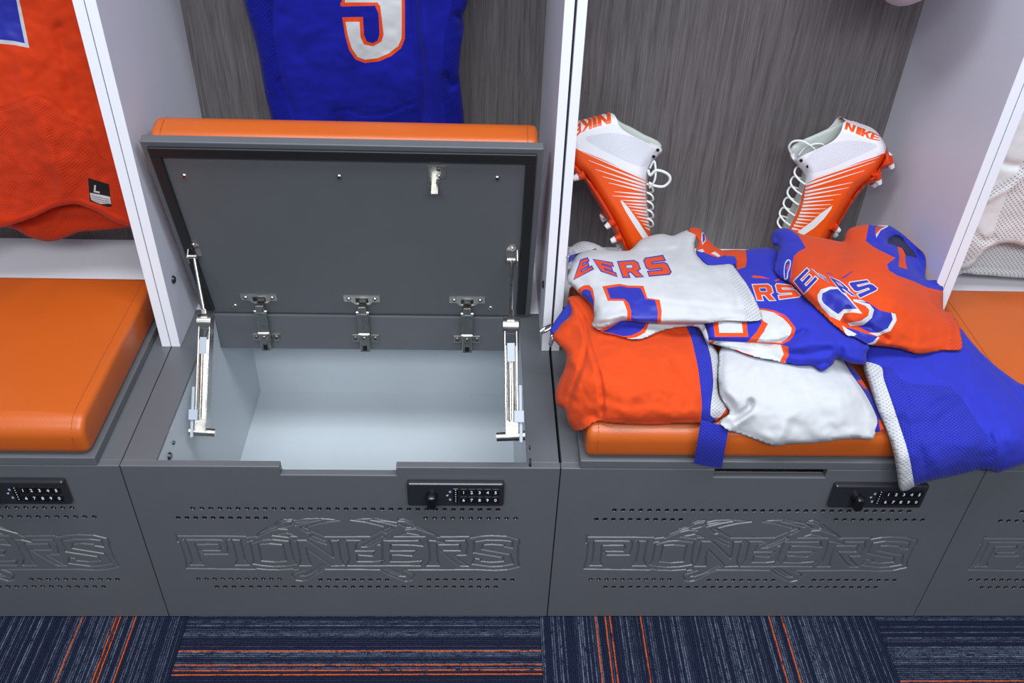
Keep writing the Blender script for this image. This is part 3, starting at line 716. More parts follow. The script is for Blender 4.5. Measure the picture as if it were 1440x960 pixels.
def locker(x0, label, opened=False, seam=(.0, .0)):
    root = tag(empty('locker', (x0, 0, 0)), label, 'locker', 'row of team lockers')
    P = lambda n, me, lab=None, par=root: _at(n, me, par, lab)
    def _at(n, me, par, lab):
        o = link(n, me, par, lab); o.matrix_parent_inverse = Matrix.Identity(4); return o
    bx = lambda a, c, r=.001, mt=None: MB().box(a, c, r, 2).mesh('board', mt or M_GREY)
    fp = P('front_panel', ME_PANEL); e = P('engraving', ME_ENGRAVE, 'engraved block lettering with crossed pickaxes between rows of holes', fp)
    g0, g1 = .0008+seam[0], .0008+seam[1]
    for a_, c_ in ((g0, TP), (W-TP, W-g1)):
        sp = P('side_panel', bx((a_, YD+.001, H+.0005), (c_, YB+.018, 1.95), 0, M_WHITE))
        P('edge_band', bx((a_, YD, H+.0005), (c_, YD+.001, 1.95), .0004, M_EDGE), 'white edge band, front light painted into its tone', sp)
    P('back_panel', bx((TP, YB, H-.02), (W-TP, YB+.012, 1.95), 0, M_WOOD), 'grey wood grain back panel')
    P('top_shelf', bx((TP, YD+.02, 1.60), (W-TP, YB, 1.618), .001, M_WHITE))
    for a_, c_, e_ in ((g0, .054, .0588), (.706, W-g1, .7012)):
        P('bench_side', MB().box((a_, TPF, .003), (c_, LD-.001, H-.006), .0008, 2).box((min(a_, e_), TPF, H-.0065), (max(c_, e_), LD-.001, H), .0012, 2).mesh('board', M_GREY))
    P('bench_ledge', bx((g0, LD, H-.02), (W-g1, YB+.012, H), .001, M_LEDGE), 'white ledge behind the seat')
    P('hinge_rail', bx((.054, .44, .342), (.706, LD-.001, H-.001), .001))
    t = .004
    l = MB()
    for p_, q_ in ((.054, .054+t), (.706-t, .706)):
        l.box((p_, TPF+t, .026), (q_, .4395, H-.006)); l.box((p_, .4395, .026), (q_, .664, H-.022))
    l.box((.054+t, .66, .026), (.706-t, .664, H-.022)); l.box((.054, TPF+t, .022), (.706, .664, .026)); l.box((.054+t, TPF+.0003, .026), (.706-t, TPF+t, .408))
    P('box_liner', l.mesh('box_liner', M_LINER), 'white inside of the storage box')
    keypad(root, x0)
    # lid: its children are the cushion, seams, gasket and fittings
    lid = P('seat_lid', ME_LID, 'raised grey seat lid seen from its underside' if opened else None)
    if opened:
        lid.matrix_basis = Matrix.Translation((0, .44, H+LIFT)) @ Matrix.Rotation(ANG, 4, 'X') @ Matrix.Translation((0, -.44, 0))
    else: lid.location = (0, 0, H+.0008)
    P('cushion', ME_CUSH, 'orange vinyl seat cushion', lid); [P('stitching', q, None, lid) for q in ME_STITCH]
    P('gasket', gasket_mesh(), 'black rubber gasket', lid) if opened else None
    return root, lid
LK = [locker(-W, 'locker at the left edge with orange seat down below the hanging orange jersey'),
      locker(0, 'open locker with raised seat lid and empty white storage box', True, (0, .0014)),
      locker(W, 'locker with seat down under the pile of folded uniforms and two cleats', False, (.0014, 0)),
      locker(2*W, 'locker at the right edge with orange seat and hanging white mesh jersey')]
root, lid = LK[1]
# dome bolts on the divider faces
MB().cyl((TP-.001, .371, .566), (TP+.004, .371, .566), .009, .0065, 18).build('bolt', M_DARKST, root, 'dark dome bolt in the white side panel')
MB().cyl((W-TP+.001, .371, .566), (W-TP-.004, .371, .566), .009, .0065, 18).build('bolt', M_DARKST, root)
def lp(px, py): return at_p(px, py, C0, LN)
for px, py in ((259, 248), (477, 249), (699, 251), (331, 430), (690, 433)): screw(lid, lp(px, py), LN, .0062)
# catch on the lid
k = MB(); k.prism([lp(*q) for q in ((601, 233), (628, 233), (628, 250), (614, 250), (612, 262), (602, 262))], LN, .002)
p = np.array(lp(607, 256)); k.prism([p, p+LN*.03, p+LN*.03+np.array([.012, 0, 0]), p+np.array([.012, 0, 0])], (0, .3, -1), .002)
k.build('catch_plate', M_NICKEL, lid, 'bent metal catch plate'); screw(lid, lp(617, 237)+LN*.002, LN, .005); screw(lid, lp(617, 247)+LN*.002, LN, .005)
# concealed hinges
for cx in (at_y(367, 430, .435)[0], at_y(510, 430, .435)[0], at_y(657, 430, .435)[0]):
    up = np.array([0, -math.cos(ANG), -math.sin(ANG)])*1.0
    up = np.array([0, -math.cos(-ANG), math.sin(-ANG)]); ex = np.array([1., 0, 0])
    q = C0+np.array([cx, 0, 0])
    s0, s1 = .020, .041                                   # along the lid from its lower edge
    arm = MB()
    arm.box((cx-.0105, .418, .351), (cx+.0105, .437, .398), .002, 2)
    a = Vector((cx, .425, .392)); bq = Vector(q+up*.002+LN*.014); cq = Vector(q+up*.020+LN*.010)
    arm.bar(a, bq, .023, .006, (0, -1, .3), .001); arm.bar(bq, cq, .017, .012, tuple(LN), .002)
    arm.cyl((cx-.013, bq.y, bq.z), (cx+.013, bq.y, bq.z), .0042, n=14); arm.cyl((cx-.0115, .423, .396), (cx+.0115, .423, .396), .004, n=12)
    h = arm.build('hinge', M_NICKEL, root, 'nickel concealed hinge')
    pts = [(-.037, s0+.004), (-.037, s1), (.037, s1), (.037, s0+.004), (.022, s0+.004), (.016, s0-.004), (.006, s0-.008), (-.006, s0-.008), (-.016, s0-.004), (-.022, s0+.004)]
    MB().prism([q+ex*u+up*v for u, v in pts], LN, .0025).build('cup_plate', M_NICKEL, h)
    MB().prism([q+ex*u+up*v+LN*.0026 for u, v in ((-.013, s0+.002), (-.013, s1-.006), (.013, s1-.006), (.013, s0+.002))], LN, .0006).build('cup', M_BLACKP, h, 'dark hinge cup opening')
    MB().box((cx-.029, .4365, .366), (cx-.010, .44, .384), .0015, 2).box((cx+.010, .4365, .366), (cx+.029, .44, .384), .0015, 2).box((cx-.009, .431, .351), (cx+.009, .44, .39), .001).build('mounting_plate', M_NICKEL, h)
    MB().box((cx-.0045, .4168, .356), (cx+.0045, .419, .372), .001).build('adjusting_slot', M_BLACKP, h)
    for u in (-.027, .027): screw(h, q+ex*u+up*(s0+.012)+LN*.0025, LN, .0052)
    for u in (-.021, .021): screw(h, (cx+u, .4365, .375), (0, -1, 0), .0048)
    screw(h, (cx, .418, .389), (0, -1, 0), .0040)
# lid stays
for side, top, joint, low, brk in ((1, (289, 452), (294, 443), (283, 606), (275, 352)), (-1, (718, 458), (717, 447), (720, 612), (720, 357))):
    xb = .088 if side > 0 else .672
    A = Vector(at_x(low[0], low[1], xb)); B = Vector(at_x(top[0], top[1], xb+(.004*side)))
    ax = (B-A).normalized(); fr = Vector((0, -1, 0)); fr = (fr-ax*fr.dot(ax)).normalized(); sx = fr.cross(ax)
    body = MB(); wd = .020
    for s_ in (-1, 1): body.bar(A+Vector((s_*wd/2, 0, 0))-fr*.006, B+Vector((s_*wd/2, 0, 0))-fr*.006, .0026, .030, tuple(fr), .001)
    for s_ in (-1, 1):
        body.bar(A+ax*.022+fr*.0035+Vector((s_*wd*.25, 0, 0)), B-ax*.034+fr*.0065+Vector((s_*wd*.25, 0, 0)), wd*.50, .005, tuple(fr+Vector((s_*.34, 0, 0))), .0012)
    body.bar(A-ax*.004+fr*.001, A+ax*.026+fr*.001, wd*1.1, .010, tuple(fr), .002)
    body.cyl(B-Vector((.013, 0, 0)), B+Vector((.013, 0, 0)), .0135, n=20)
    st = body.build('lid_stay', M_NICKEL, root, 'nickel spring lid stay')
    J = B+ax*.004; K = Vector(lp(*brk))+Vector(LN)*.016
    MB().cyl(J-Vector((.006, 0, 0)), J+Vector((.006, 0, 0)), .012, n=18).bar(J, J+(K-J)*.16, .009, .010, tuple(fr), .001).cyl(J+(K-J)*.1, K, .0036, .0030, 12).build('stay_rod', M_NICKEL, st)
    bk = MB(); q = np.array(lp(*brk)); up = np.array([0, -math.cos(-ANG), math.sin(-ANG)])
    bk.prism([q+np.array([u, 0, 0])+up*v for u, v in ((-.011, -.014), (-.011, .018), (-.006, .026), (.006, .026), (.011, .018), (.011, -.014))], LN, .002)
    bk.prism([q+np.array([-.011*side, 0, 0])+up*v+LN*h_ for v, h_ in ((-.014, 0), (.014, 0), (.006, .024), (-.012, .024))], (side, 0, 0), .002)
    bk.cyl(Vector(K)-Vector((.010, 0, 0)), Vector(K)+Vector((.006, 0, 0)), .0048, n=14)
    bk.build('stay_bracket', M_NICKEL, st); screw(lid, q+up*.017+LN*.002, LN, .0045)
    MB().bar(B-ax*.062+fr*.0102, B-ax*.030+fr*.0102, .013, .003, tuple(fr), .0008).build('size_tag', M_CLIP, st, 'pale plastic tag')
    xw = .0585 if side > 0 else .7015
    MB().bar(A+Vector((-side*.015, 0, 0))-ax*.012, A+Vector((-side*.015, 0, 0))+ax*.085, .006, .024, tuple(fr), .002).build('wall_plate', M_CLIP, st)
    MB().bar(A+ax*.022+Vector((-side*.012, 0, 0))+fr*.010, A+ax*.042+Vector((-side*.012, 0, 0))+fr*.010, .017, .014, tuple(fr), .001).build('clip', M_CLIP, st, 'grey plastic clip')
    MB().cyl(A+Vector((-side*.022, 0, 0)), A+Vector((side*.026, .0, -.004)), .0085, .0075, 16).build('pivot_bolt', M_NICKEL, st)
# small cam fittings inside the box front corners and dust specks of hardware
for px, py, xx in ((238, 641, .059), (747, 650, .7005)):
    p = at_x(px, py, xx); d = 1 if xx < .3 else -1
    MB().cyl(p, p+np.array([.004*d, 0, 0]), .0075, .006, 14).build('cam_fitting', M_DARKST, root)
    p = p+np.array([0, .030, .004]); MB().cyl(p, p+np.array([.003*d, 0, 0]), .004, .003, 10).build('cam_fitting', M_DARKST, root)
# ------------------------------------------------------------------ folded uniforms on the bench of the third locker
PILE = 'folded uniforms in the pile'
def thing(name, loc, label, cat, group=None): return tag(empty(name, loc), label, cat, group)

# orange pants, lowest, left
op = thing('football_pants', (.90, .12, .525), 'folded orange pants with blue mesh side stripe at the left of the uniform pile', 'pants', PILE)
B_op = bvh(*[LK[1][0],LK[2][0]])
q = lambda p: X(770, 310, 3.097, p)
relief(op, q([(100, 330), (97, 365), (100, 410), (62, 448), (20, 500), (45, 540), (80, 580), (75, 640), (45, 710), (33, 760), (42, 805), (72, 822), (95, 890), (125, 918), (170, 905), (212, 878), (300, 885), (450, 891), (560, 886), (672, 886), (720, 880), (785, 838), (780, 815), (742, 740), (745, 660), (748, 600), (728, 555), (690, 515), (640, 440), (560, 380), (300, 330)]),
 [(850, 597, 'z', .530), (920, 598, 'z', .530), (985, 597, 'z', .530), (850, 570, 'z', .562), (920, 570, 'z', .566), (985, 570, 'z', .560), (900, 530, 'z', .600), (970, 525, 'z', .597), (825, 530, 'z', .590),
  (900, 460, 'z', .612), (980, 470, 'z', .602), (830, 450, 'z', .600), (785, 560, 'z', .520), (800, 592, 'z', .500), (810, 606, 'z', .478), (784, 480, 'z', .57), (776, 470, 'z', .57), (1015, 560, 'z', .557), (1005, 590, 'z', .535), (805, 430, 'z', .60), (940, 440, 'z', .605)],
 F_OR, regions=[('side_stripe', F_BLM, q([(585, 400), (625, 510), (640, 570), (655, 640), (665, 720), (672, 800), (672, 900), (725, 900), (730, 800), (722, 700), (712, 600), (695, 530), (660, 400)]), True),
  ('stripe_edge', F_WHM, q([(690, 500), (712, 600), (722, 700), (712, 800), (712, 850), (745, 858), (778, 820), (800, 780), (770, 640), (740, 520)]), True)],
 strokes=[(q([(100, 340), (150, 420), (190, 560), (225, 680), (238, 780), (236, 870)]), 2.6, -.010), (q([(70, 430), (150, 470), (215, 640)]), 8, .010), (q([(160, 430), (165, 560), (130, 680), (85, 800)]), 3, -.009),
          (q([(95, 640), (60, 760)]), 5, -.006), (q([(240, 520), (330, 515), (470, 505), (600, 500)]), 6, -.006), (q([(350, 560), (500, 590), (600, 560)]), 12, .004), (q([(560, 620), (610, 700), (650, 720)]), 9, -.004),
          (q([(672, 520), (668, 640), (674, 760), (672, 880)]), 2.2, -.003), (q([(170, 890), (205, 850)]), 4, -.008), (q([(238, 800), (350, 830), (500, 835), (660, 830)]), 7, .004), (q([(110, 610), (140, 660), (120, 760)]), 6, .006)],
 rest=B_op, roll=(.022, 13), thick=.045, seed=1, wrinkle=.0065, wscale=17., labels={'side_stripe': 'blue mesh side stripe', 'stripe_edge': 'white mesh edging'})
# its belt: a hanging tail in front of the cushion and the ring end by the divider
bt = []
for t in np.linspace(0, 1, 14):
    a = np.array((986+(976-986)*t, 592+(651-592)*t)); b_ = np.array((1025+(1015-1025)*t, 600+(658-600)*t))
    dz = -.012-.010*math.sin(t*math.pi); bt.append((at_y(*a, dz), at_y(*b_, dz)))
mb = MB(); v = []
for a, c in bt:
    for f_ in np.linspace(0, 1, 7): v.append(a+(c-a)*f_+np.array([0, -.0015*math.sin(f_*math.pi), 0]))
n7 = 7; fr = [(i*n7+j, i*n7+j+1, (i+1)*n7+j+1, (i+1)*n7+j) for i in range(13) for j in range(6)]
vb = [p+np.array([0, .0025, 0]) for p in v]; nv_ = len(v)
mb.add(v+vb, [f[::-1] for f in fr]+[tuple(i+nv_ for i in f) for f in fr], 0, True)
rim = [j for j in range(n7)]+[i*n7+6 for i in range(1, 14)]+[13*n7+j for j in range(5, -1, -1)]+[i*n7 for i in range(12, 0, -1)]
mb.add(v+vb, [(rim[i], rim[(i+1) % len(rim)], rim[(i+1) % len(rim)]+nv_, rim[i]+nv_) for i in range(len(rim))], 0, False)
def uvmesh(mb, name, mats, root, label=None):
    me = mb.mesh(name, mats); ul = me.uv_layers.new(name='UVMap')
    for lp_ in me.loops:
        p = me.vertices[lp_.vertex_index].co; ul.data[lp_.index].uv = (p.x, p.y+p.z)
    return link(name, me, root, label)
uvmesh(mb, 'belt', F_BLM, op, 'blue belt end hanging down over the cushion')
relief(op, [(806, 424), (808, 440), (800, 452), (787, 466), (776, 470), (774, 462), (784, 446), (796, 430)], [(806, 426, 'z', .592), (808, 440, 'z', .586), (797, 444, 'z', .578), (787, 466, 'z', .567), (774, 462, 'z', .566), (784, 446, 'z', .575), (776, 470, 'z', .563)], F_NAVY, rest=B_op, roll=(.003, 3), thick=.004, step=2.5, body='belt_webbing', wrinkle=0)
g = [at_z(x, y, z) for x, y, z in ((774, 462, .567), (766, 466, .560), (760, 469, .556), (759, 466, .557), (766, 461, .563), (776, 456, .570))]
MB().tube(g, .0028, 8, closed=True).build('belt_ring', M_CHROME, op, 'chrome belt ring')
g = [at_z(x, y, z) for x, y, z in ((779, 462, .564), (776, 472, .555), (773, 484, .540), (774, 487, .538), (778, 476, .551), (782, 464, .563))]
MB().tube(g, .0028, 8, closed=True).build('belt_ring', M_CHROME, op)

# white pants, lowest, middle
wp = thing('football_pants', (1.12, .10, .525), 'folded plain white pants in the middle front of the uniform pile', 'pants', PILE)
B_wp = bvh(*[LK[2][0],op])
q = lambda p: X(960, 470, 4.645, p)
relief(wp, q([(245, 100), (330, 20), (600, 10), (900, 60), (1040, 130), (1075, 195), (1110, 215), (1170, 295), (1240, 410), (1290, 540), (1320, 625), (1300, 632), (1262, 640), (1240, 684), (1150, 682), (1050, 685), (950, 700), (850, 710), (700, 716), (600, 728), (480, 690), (380, 652), (300, 630), (250, 592), (243, 562), (290, 530), (305, 500), (265, 440), (240, 380), (232, 260), (236, 180)]),
 [(1090, 626, 'z', .512), (1060, 612, 'z', .520), (1150, 622, 'z', .520), (1225, 616, 'z', .527), (1020, 598, 'z', .530), (1014, 590, 'z', .535), (1100, 590, 'z', .556), (1180, 590, 'z', .556), (1040, 575, 'z', .560), (1060, 545, 'z', .585), (1130, 540, 'z', .590), (1200, 545, 'z', .580),
  (1020, 520, 'z', .590), (1100, 510, 'z', .600), (1180, 515, 'z', .590), (1014, 490, 'z', .595), (1120, 480, 'z', .600), (1240, 590, 'z', .535), (1215, 540, 'z', .570), (1244, 604, 'z', .527)],
 F_WH, regions=[('side_stripe', F_BLM, q([(1040, 130), (1062, 190), (1105, 262), (1182, 372), (1242, 482), (1272, 565), (1258, 642), (1340, 660), (1340, 560), (1240, 380), (1130, 180)]), True),
  ('stripe_edge', F_OR, q([(1140, 300), (1185, 290), (1230, 350), (1215, 362), (1185, 352)])), ('stripe_edge', F_OR, q([(1278, 555), (1300, 560), (1335, 630), (1290, 628)]))],
 strokes=[(q([(472, 150), (478, 230), (460, 310), (415, 390), (385, 450), (350, 540)]), 2.2, -.0022), (q([(478, 150), (490, 240), (470, 320), (425, 400)]), 9, .004),
          (q([(445, 440), (438, 480), (405, 505), (360, 535), (315, 555)]), 4, -.020), (q([(445, 515), (380, 560), (320, 600), (270, 600)]), 7, .009), (q([(260, 400), (310, 450), (345, 520)]), 6, -.009), (q([(290, 380), (350, 430)]), 7, .006),
          (q([(560, 230), (680, 300), (780, 380)]), 12, -.004), (q([(700, 580), (790, 640), (840, 690)]), 10, -.006), (q([(690, 550), (650, 640), (610, 720)]), 7, .006), (q([(820, 420), (900, 520), (960, 600)]), 12, -.003),
          (q([(1010, 160), (1090, 260), (1170, 390), (1230, 520)]), 4, .003), (q([(1060, 190), (1110, 262), (1182, 372), (1245, 482), (1275, 570)]), 3, -.006), (q([(1000, 640), (1100, 610), (1200, 620)]), 9, -.004)],
 rest=B_wp, roll=(.024, 14), thick=.05, seed=2, wrinkle=.0055, wscale=16., labels={'side_stripe': 'blue mesh side stripe', 'stripe_edge': 'orange edging'})

# blue pants, lowest, right, hanging over the front
bp = thing('football_pants', (1.42, .08, .525), 'blue mesh pants with a white side stripe hanging over the bench front', 'pants', PILE)
B_bp = bvh(*[LK[2][0],LK[3][0],wp])
q = lambda p: X(1070, 300, 2.4, p)
relief(bp, q([(345, 518), (365, 578), (393, 660), (420, 722), (445, 800), (458, 868), (466, 925), (478, 937), (500, 932), (516, 922), (560, 906), (650, 886), (740, 865), (775, 868), (800, 874), (840, 862), (888, 845), (935, 815), (930, 740), (905, 600), (862, 566), (800, 520), (745, 470), (700, 420), (670, 385), (600, 360), (450, 380), (350, 440)]),
 [(1270, 688, 'y', -.045), (1282, 682, 'y', -.045), (1262, 660, 'y', -.045), (1303, 675, 'y', -.046), (1340, 668, 'y', -.046), (1378, 660, 'y', -.042), (1403, 662, 'y', -.044), (1440, 650, 'y', -.040), (1300, 640, 'y', -.043), (1360, 630, 'y', -.042), (1425, 620, 'y', -.036),
  (1245, 600, 'z', .535), (1275, 598, 'z', .548), (1330, 592, 'z', .556), (1390, 590, 'z', .556), (1440, 580, 'z', .552), (1235, 575, 'z', .555), (1290, 560, 'z', .578), (1350, 550, 'z', .580), (1400, 545, 'z', .566), (1220, 530, 'z', .575), (1260, 515, 'z', .592),
  (1330, 500, 'z', .598), (1380, 515, 'z', .575), (1425, 537, 'z', .548), (1445, 552, 'z', .545), (1355, 470, 'z', .600), (1240, 480, 'z', .60)],
 F_BL, regions=[('mesh_panel', F_BLM, q([(405, 515), (440, 520), (475, 560), (510, 575), (640, 583), (690, 640), (740, 720), (800, 790), (812, 880), (700, 900), (520, 940), (505, 860), (460, 700), (425, 600)])),
  ('side_stripe', F_WHM, q([(330, 500), (403, 515), (415, 560), (440, 630), (470, 720), (495, 800), (510, 870), (516, 950), (450, 960), (430, 800), (330, 540)]), True)],
 strokes=[(q([(403, 515), (425, 600), (460, 700), (495, 800), (512, 900)]), 2.0, -.0035), (q([(440, 530), (480, 590), (510, 680), (540, 790), (562, 900)]), 2.5, -.003), (q([(505, 574), (640, 582), (690, 640), (740, 720), (800, 790), (812, 870)]), 2.0, -.0022),
          (q([(685, 420), (740, 490), (800, 540), (862, 610), (888, 640)]), 3, -.008), (q([(560, 640), (610, 610), (660, 600)]), 5, .004), (q([(600, 700), (680, 640)]), 6, -.003), (q([(790, 740), (800, 820), (760, 860)]), 6, .007), (q([(470, 500), (560, 480), (680, 500)]), 12, -.006),
          (q([(700, 560), (790, 640), (850, 760)]), 12, .005), (q([(640, 880), (720, 850), (800, 870)]), 6, -.005), (q([(575, 500), (590, 540), (570, 580)]), 4, -.003), (q([(500, 680), (540, 760), (600, 850)]), 9, .004)],
 rest=B_bp, roll=(.020, 12), thick=.035, seed=3, wrinkle=.006, labels={'side_stripe': 'white mesh side stripe', 'mesh_panel': 'blue mesh leg panel'})

# blue jersey, upper layer, middle
bj = thing('football_jersey', (1.12, .25, .60), 'folded blue jersey with orange letters lying between the white and the orange jersey', 'jersey', PILE)
B_bj = bvh(*[LK[2][0],op,wp,bp])
q = lambda p: X(940, 310, 5.335, p); q2 = lambda p: X(960, 470, 4.645, p); q3 = lambda p: X(1070, 300, 5.335, p)
base_bj = F_BL
relief(bj, q([(330, 235), (410, 222), (500, 218), (580, 219), (680, 205), (770, 205), (860, 250)])+[(1120, 395), (1160, 430), (1200, 465), (1222, 486)]+q2([(1200, 120), (1198, 190), (1165, 197), (1100, 190), (1055, 172), (1003, 155), (985, 190), (945, 222), (910, 242), (880, 228), (850, 205), (760, 205), (690, 192), (630, 180), (470, 150), (340, 105), (240, 75), (190, 62), (150, 48), (150, 0)])+[(992, 455), (1000, 420), (1006, 370)],
 [(1010, 360, 'z', .60), (1050, 352, 'z', .605), (1085, 350, 'z', .615), (1040, 390, 'z', .632), (1100, 390, 'z', .645), (1000, 420, 'z', .625), (1060, 430, 'z', .640), (1120, 430, 'z', .650), (1170, 450, 'z', .650), (1215, 485, 'z', .640), (1000, 465, 'z', .622), (1060, 470, 'z', .634), (1120, 480, 'z', .640), (1180, 490, 'z', .640),
  (1000, 483, 'z', .608), (1040, 488, 'z', .612), (1090, 500, 'z', .612), (1140, 510, 'z', .612), (1158, 519, 'z', .606), (1200, 510, 'z', .620), (1180, 505, 'z', .622)],
 F_BL, regions=[
  ('collar_tag', F_OR, q([(330, 225), (420, 218), (580, 218), (588, 300), (578, 348), (515, 368), (500, 300), (400, 258)])),
  ('number', F_TO, q([(640, 655), (720, 660), (800, 676), (870, 706), (915, 745)])+q3([(100, 730), (180, 770), (225, 810), (260, 860), (250, 910), (212, 955), (150, 985)])+[(1060, 486), (1050, 482), (1064, 466), (1072, 452), (1060, 446)]),
  ('number', F_TW, q([(660, 668), (715, 672), (795, 690), (860, 715)])+q3([(90, 742), (165, 785), (205, 825), (232, 862), (222, 908), (190, 945), (150, 970)])+[(1064, 481), (1074, 466), (1080, 455), (1066, 447)]),
  ('number', F_TO, q([(700, 735), (735, 780), (720, 830), (680, 880), (612, 914), (575, 915), (660, 870), (692, 825), (700, 780)])),
  ('number', F_TO, q([(335, 760), (585, 760), (600, 872), (348, 872)])), ('number', F_TW, q([(372, 755), (548, 755), (560, 842), (382, 842)])),
  ('number_hem', F_TW, q2([(150, 30), (200, 42), (420, 52), (560, 62), (650, 70), (690, 95), (670, 185), (560, 170), (470, 155), (340, 110), (240, 80), (150, 62)])),
  ('number_hem', F_TO, q2([(640, 68), (690, 80), (692, 140), (660, 195), (628, 190), (660, 130)])), ('number_hem', F_TO, q2([(340, 95), (395, 118), (462, 138), (468, 152), (400, 142), (345, 118)])),
  ('number', F_TO, q2([(160, 60), (205, 35), (213, 42), (190, 72)])),
  ('maker_mark', F_TO, q([(622, 420), (640, 410), (700, 418), (765, 436), (700, 432), (640, 430)])), ('maker_mark', F_TO, q([(795, 450), (835, 432), (838, 442), (805, 456)]))]
  + glyph('R', q([(632, 482), (765, 478), (800, 598), (668, 596)]), 'lettering', F_TO, F_TW, F_BL)
  + glyph('S', q3([(108, 528), (225, 540), (300, 622), (140, 642)]), 'lettering', F_TO, F_TW, F_BL),
 strokes=[(q([(280, 905), (420, 905), (600, 915), (700, 925)])+q3([(60, 985), (200, 950), (330, 880)]), 3.2, -.014), (q([(300, 890), (600, 895), (760, 900)]), 7, .006), (q3([(330, 640), (380, 760), (520, 870), (640, 930)]), 9, -.010), (q3([(300, 700), (340, 820), (300, 900)]), 7, -.005),
          (q3([(250, 690), (330, 740)]), 9, .005), (q2([(700, 100), (850, 60), (1000, 60)]), 6, .007), (q2([(690, 120), (820, 130), (960, 100)]), 5, -.006), (q2([(850, 205), (950, 180), (965, 195)]), 2.5, -.006), (q2([(1010, 60), (1030, 110), (1010, 160)]), 4, -.009), (q2([(1080, 90), (1100, 150)]), 8, .008), (q2([(1180, 80), (1195, 190)]), 4, -.006),
          (q([(560, 330), (700, 390), (840, 430)]), 6, -.005), (q([(600, 240), (640, 330), (780, 380)]), 9, .006), (q([(585, 230), (590, 320), (570, 370)]), 2, -.002)],
 rest=B_bj, roll=(.020, 11), thick=.04, seed=4, wrinkle=.006, labels={'collar_tag': 'orange collar panel', 'number': 'white jersey number edged in orange', 'lettering': 'orange chest letters edged in white', 'number_hem': 'lower fold of the white number', 'maker_mark': 'small orange maker mark'})

# white jersey, upper layer, left
wj = thing('football_jersey', (.93, .30, .60), 'folded white jersey with orange and blue letters at the left top of the pile', 'jersey', PILE)
B_wj = bvh(*[LK[1][0],LK[2][0],op,wp,bj])
q = lambda p: X(770, 310, 3.097, p); q4 = lambda p: X(790, 310, 5.335, p); q5 = lambda p: X(940, 310, 5.335, p)
# the bundled sleeve behind it, then the folded underside, then the chest
relief(wj, q([(78, 160), (88, 130), (120, 102), (155, 90), (200, 98), (250, 122), (300, 150), (260, 200), (150, 220), (85, 215)]), [(800, 350, 'z', .600), (830, 342, 'z', .612), (860, 355, 'z', .60), (800, 375, 'z', .60), (840, 370, 'z', .612)], F_WHM,
 regions=[('sleeve_band', F_BL, q([(70, 165), (95, 152), (210, 122), (215, 135), (140, 150), (70, 200)])), ('sleeve_band', F_BK, q([(125, 146), (212, 121), (214, 134), (140, 156), (120, 158)]))], rest=B_wj, roll=(.016, 8), thick=.05, seed=11, step=2.8, body='sleeve', labels={'sleeve_band': 'blue sleeve band with black tape'})
relief(wj, q([(200, 440), (235, 485), (300, 500), (370, 519), (425, 512), (500, 480), (600, 462), (660, 470), (690, 530), (705, 545), (690, 470), (640, 410), (400, 400)]),
 [(840, 462, 'z', .615), (890, 476, 'z', .608), (930, 466, 'z', .612), (965, 458, 'z', .615), (990, 480, 'z', .610), (850, 450, 'z', .622), (950, 445, 'z', .625), (900, 455, 'z', .622)], F_WH,
 regions=[('number_hem', F_TO, q4([(240, 830), (300, 812), (360, 780), (432, 738), (520, 748), (655, 770), (625, 840), (560, 875), (500, 885), (440, 878), (340, 850)])), ('number_hem', F_TB, q4([(300, 832), (345, 815), (400, 785), (440, 752), (540, 758), (637, 772), (590, 830), (520, 862), (460, 868), (380, 848)]))],
 strokes=[(q([(430, 500), (520, 470), (620, 455)]), 5, -.006), (q([(640, 460), (668, 500), (690, 540)]), 3, .005)], rest=B_wj, roll=(.014, 8), thick=.03, seed=12, step=2.8, body='folded_underside', labels={'number_hem': 'lower fold of the blue number'})
